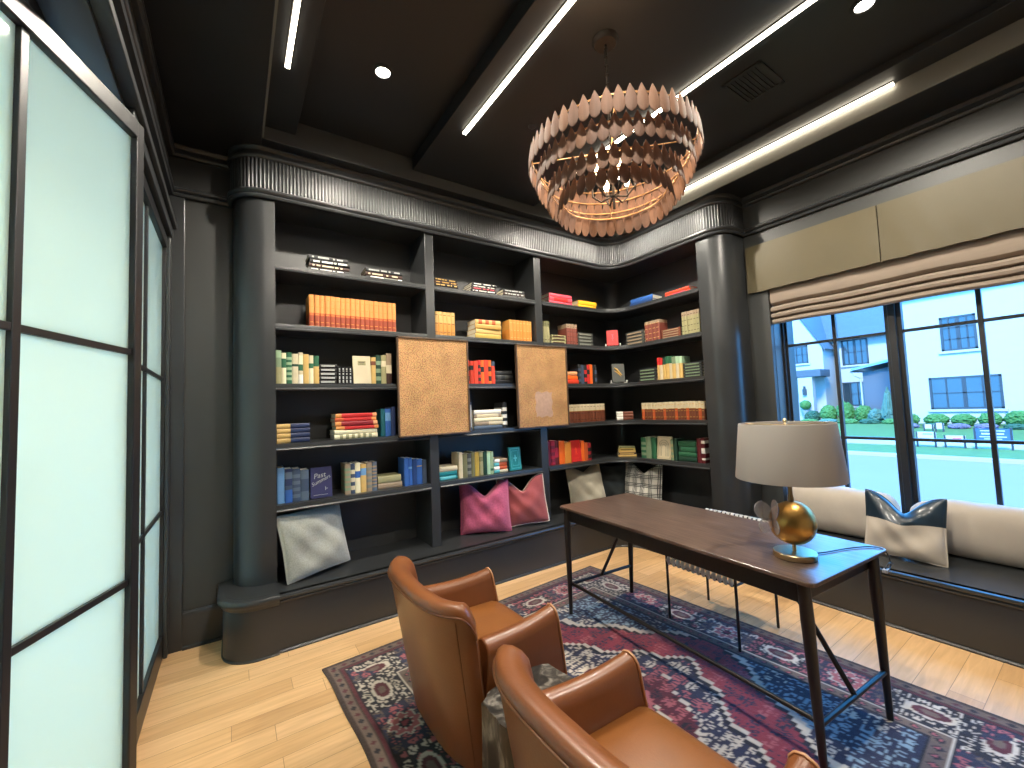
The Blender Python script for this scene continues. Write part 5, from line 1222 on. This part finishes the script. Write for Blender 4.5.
# cream cover on the left bay's third shelf
def art_cream(W_, H, t): return [('title_plate', rects([(W_*.28, W_*.72, H*.66, H*.82)], t), bm_('khaki')), ('title_lines', rects([(W_*.34, W_*.66, H*.755, H*.775), (W_*.38, W_*.62, H*.70, H*.715)], t, .0018), bm_('dbrown'))]
cover_book((.757, YSP+.012, ZS[2]+.001), 0, .133, .216, .022, z1('beige'), 'cream book facing out with small khaki title plate, third shelf, left bay', art_cream)
nb = cover_book((.452, YSP+.010, ZS[4]+.001), 0, .144, .216, .024, z1('indigo'), 'indigo book facing out with silver script lettering, lowest shelf, left bay')
letters('Past', .049, .023, .136, 8, .024, nb, SILV); letters('Summers', .036, .013, .083, 24, .024, nb, SILV)
rects([(.10, .115, .06, .064), (.098, .102, .05, .075), (.02, .115, .02, .0225)], .024).build('ornament', SILV, nb)
def art_teal(W_, H, t):
    return [('gilt_frame', rects(frame_r(W_*.12, W_*.90, H*.08, H*.94, .004)+frame_r(W_*.24, W_*.78, H*.2, H*.84, .0025), t), bm_('aqua')), ('gilt_star', rects([(W_*.47, W_*.55, H*.38, H*.66), (W_*.36, W_*.66, H*.49, H*.55)], t), bm_('aqua'))]
cover_book((2.149, YSP+.012, ZS[4]+.001), 0, .130, .216, .026, z1('teal'), 'teal book facing out with pale frame ornament, lowest shelf, middle bay', art_teal)
def art_red(W_, H, t): return [('emblem', rects([(W_*.36, W_*.62, H*.56, H*.60), (W_*.44, W_*.56, H*.40, H*.66), (W_*.36, W_*.64, H*.34, H*.37), (W_*.3, W_*.7, H*.16, H*.175)], t), bm_('vermil'))]
cover_book((2.920, YSP+.010, ZS[4]+.001), 0, .134, .222, .026, z1('red'), 'scarlet book facing out among orange books, lowest shelf, corner bay', art_red)
def art_arch(W_, H, t):
    mb = MB()
    for k, r_ in ((0, 1.0), (1, .72), (2, .44)):
        pts = []
        for i in range(21):
            a = PI*i/20; y = W_*.5-W_*.36*r_*math.cos(a); z = H*.50+H*.34*r_*(math.sin(a)**.8)
            pts.append((t/2+.0004, y, z))
        pts = [(t/2+.0004, W_*(.5-.36*r_), H*.14)]+pts+[(t/2+.0004, W_*(.5+.36*r_), H*.14)]
        mb.tube(pts, .0022, 5)
    mb2 = rects(frame_r(W_*.06, W_*.95, H*.05, H*.95, .003), t)
    return [('arch_ornament', mb, bm_('grey')), ('border', mb2, bm_('khaki'))]
cover_book((XSP+.010, 2.795, ZS[4]+.001), R(-90), .165, .232, .024, z1('beige'), 'cream book facing out with a pointed arch, lowest shelf, right bay', art_arch)
def art_ins(W_, H, t): return [('emblem', rects([(W_*.40, W_*.62, H*.70, H*.73), (W_*.48, W_*.56, H*.52, H*.70), (W_*.42, W_*.64, H*.46, H*.49), (W_*.5, W_*.53, H*.3, H*.44)], t), bm_('pink'))]
def art_gold(W_, H, t):
    mb = MB(); mb.tube([(t/2, W_*.2, H*.78), (t/2, W_*.40, H*.70), (t/2, W_*.62, H*.48), (t/2, W_*.80, H*.36)], [.006, .011, .012, .005], 6); mb.tube([(t/2, W_*.2, H*.62), (t/2, W_*.45, H*.52), (t/2, W_*.7, H*.30)], [.004, .009, .004], 6)
    return [('gold_plume', mb, GOLDC)]
def easel(x, y, z, rz, w_, label):
    t = empty('display_easel', label, 'stand', (x, y, z), rz, 'small white easels in the bookcase corner'); WH = mat('white_enamel', (.75, .74, .70), .4)
    for s in (-1, 1):
        f = MB(); f.box(s*w_-.006, s*w_+.006, -.035, .05, 0, .010); f.box(s*w_-.006, s*w_+.006, -.035, -.027, 0, .032); f.build('foot', WH, t, bevel=.001)
    f = MB(); f.box(-w_, w_, .038, .05, 0, .010); f.build('crossbar', WH, t)
CA = R(-42)
def corner(x, y): return x, y
for (x, y, s, W_, H, col, lab, ar, el) in ((3.552, 3.208, 2, .126, .176, 'red', 'small red book facing out on a white easel in the corner, second shelf', art_ins, 'little white easel holding the small red book'), (3.584, 3.179, 3, .138, .208, 'dgrey', 'grey book with gold plume facing out in the corner, third shelf', art_gold, 'little white easel holding the grey gold-plumed book')):
    z = ZS[s-1]+.0008; ux, uy = math.cos(CA), math.sin(CA)
    easel(x, y, z, CA, W_/2+.016, el)
    cover_book((x-ux*W_/2, y-uy*W_/2, z+.0105), CA, W_, H, .022, z1(col), lab, ar, lean=8)
for (x, y, s, L_, hh, specs, words) in ((3.621, 3.147, 4, .179, .092, [([(0, .38, 'white'), (.38, 1, 'brown')], 0)]*3, 'small brown book with white spine end'), (3.626, 3.147, 5, .197, .115, [(z1('olive'), 0), (z1('mustard'), ('dbrown', -10)), (z1('straw'), 0), (z1('dbrown'), ('straw', -10)), (z1('straw'), 0)], 'small straw or olive book')):
    n = len(specs); t = hh/n; ux, uy = math.cos(CA), math.sin(CA); z = ZS[s-1]+.0008+hh
    for i, (zn, rb_) in enumerate(specs):
        z -= t; l2 = L_*(1-.04*(n-1-i)) if n == 5 else L_
        put_book(book_mesh(round(t-.0008, 4), round(l2, 3), .12, zn, rb_), (x-ux*l2/2, y-uy*l2/2, z+t/2), CA+R(rb.uniform(-2, 2)), lie=True, label='%s, %s from top of the corner stack, %s' % (words, ORD[i], SH[s-1]), group='%s stacked in the corner' % words)
bpy.context.view_layer.update()
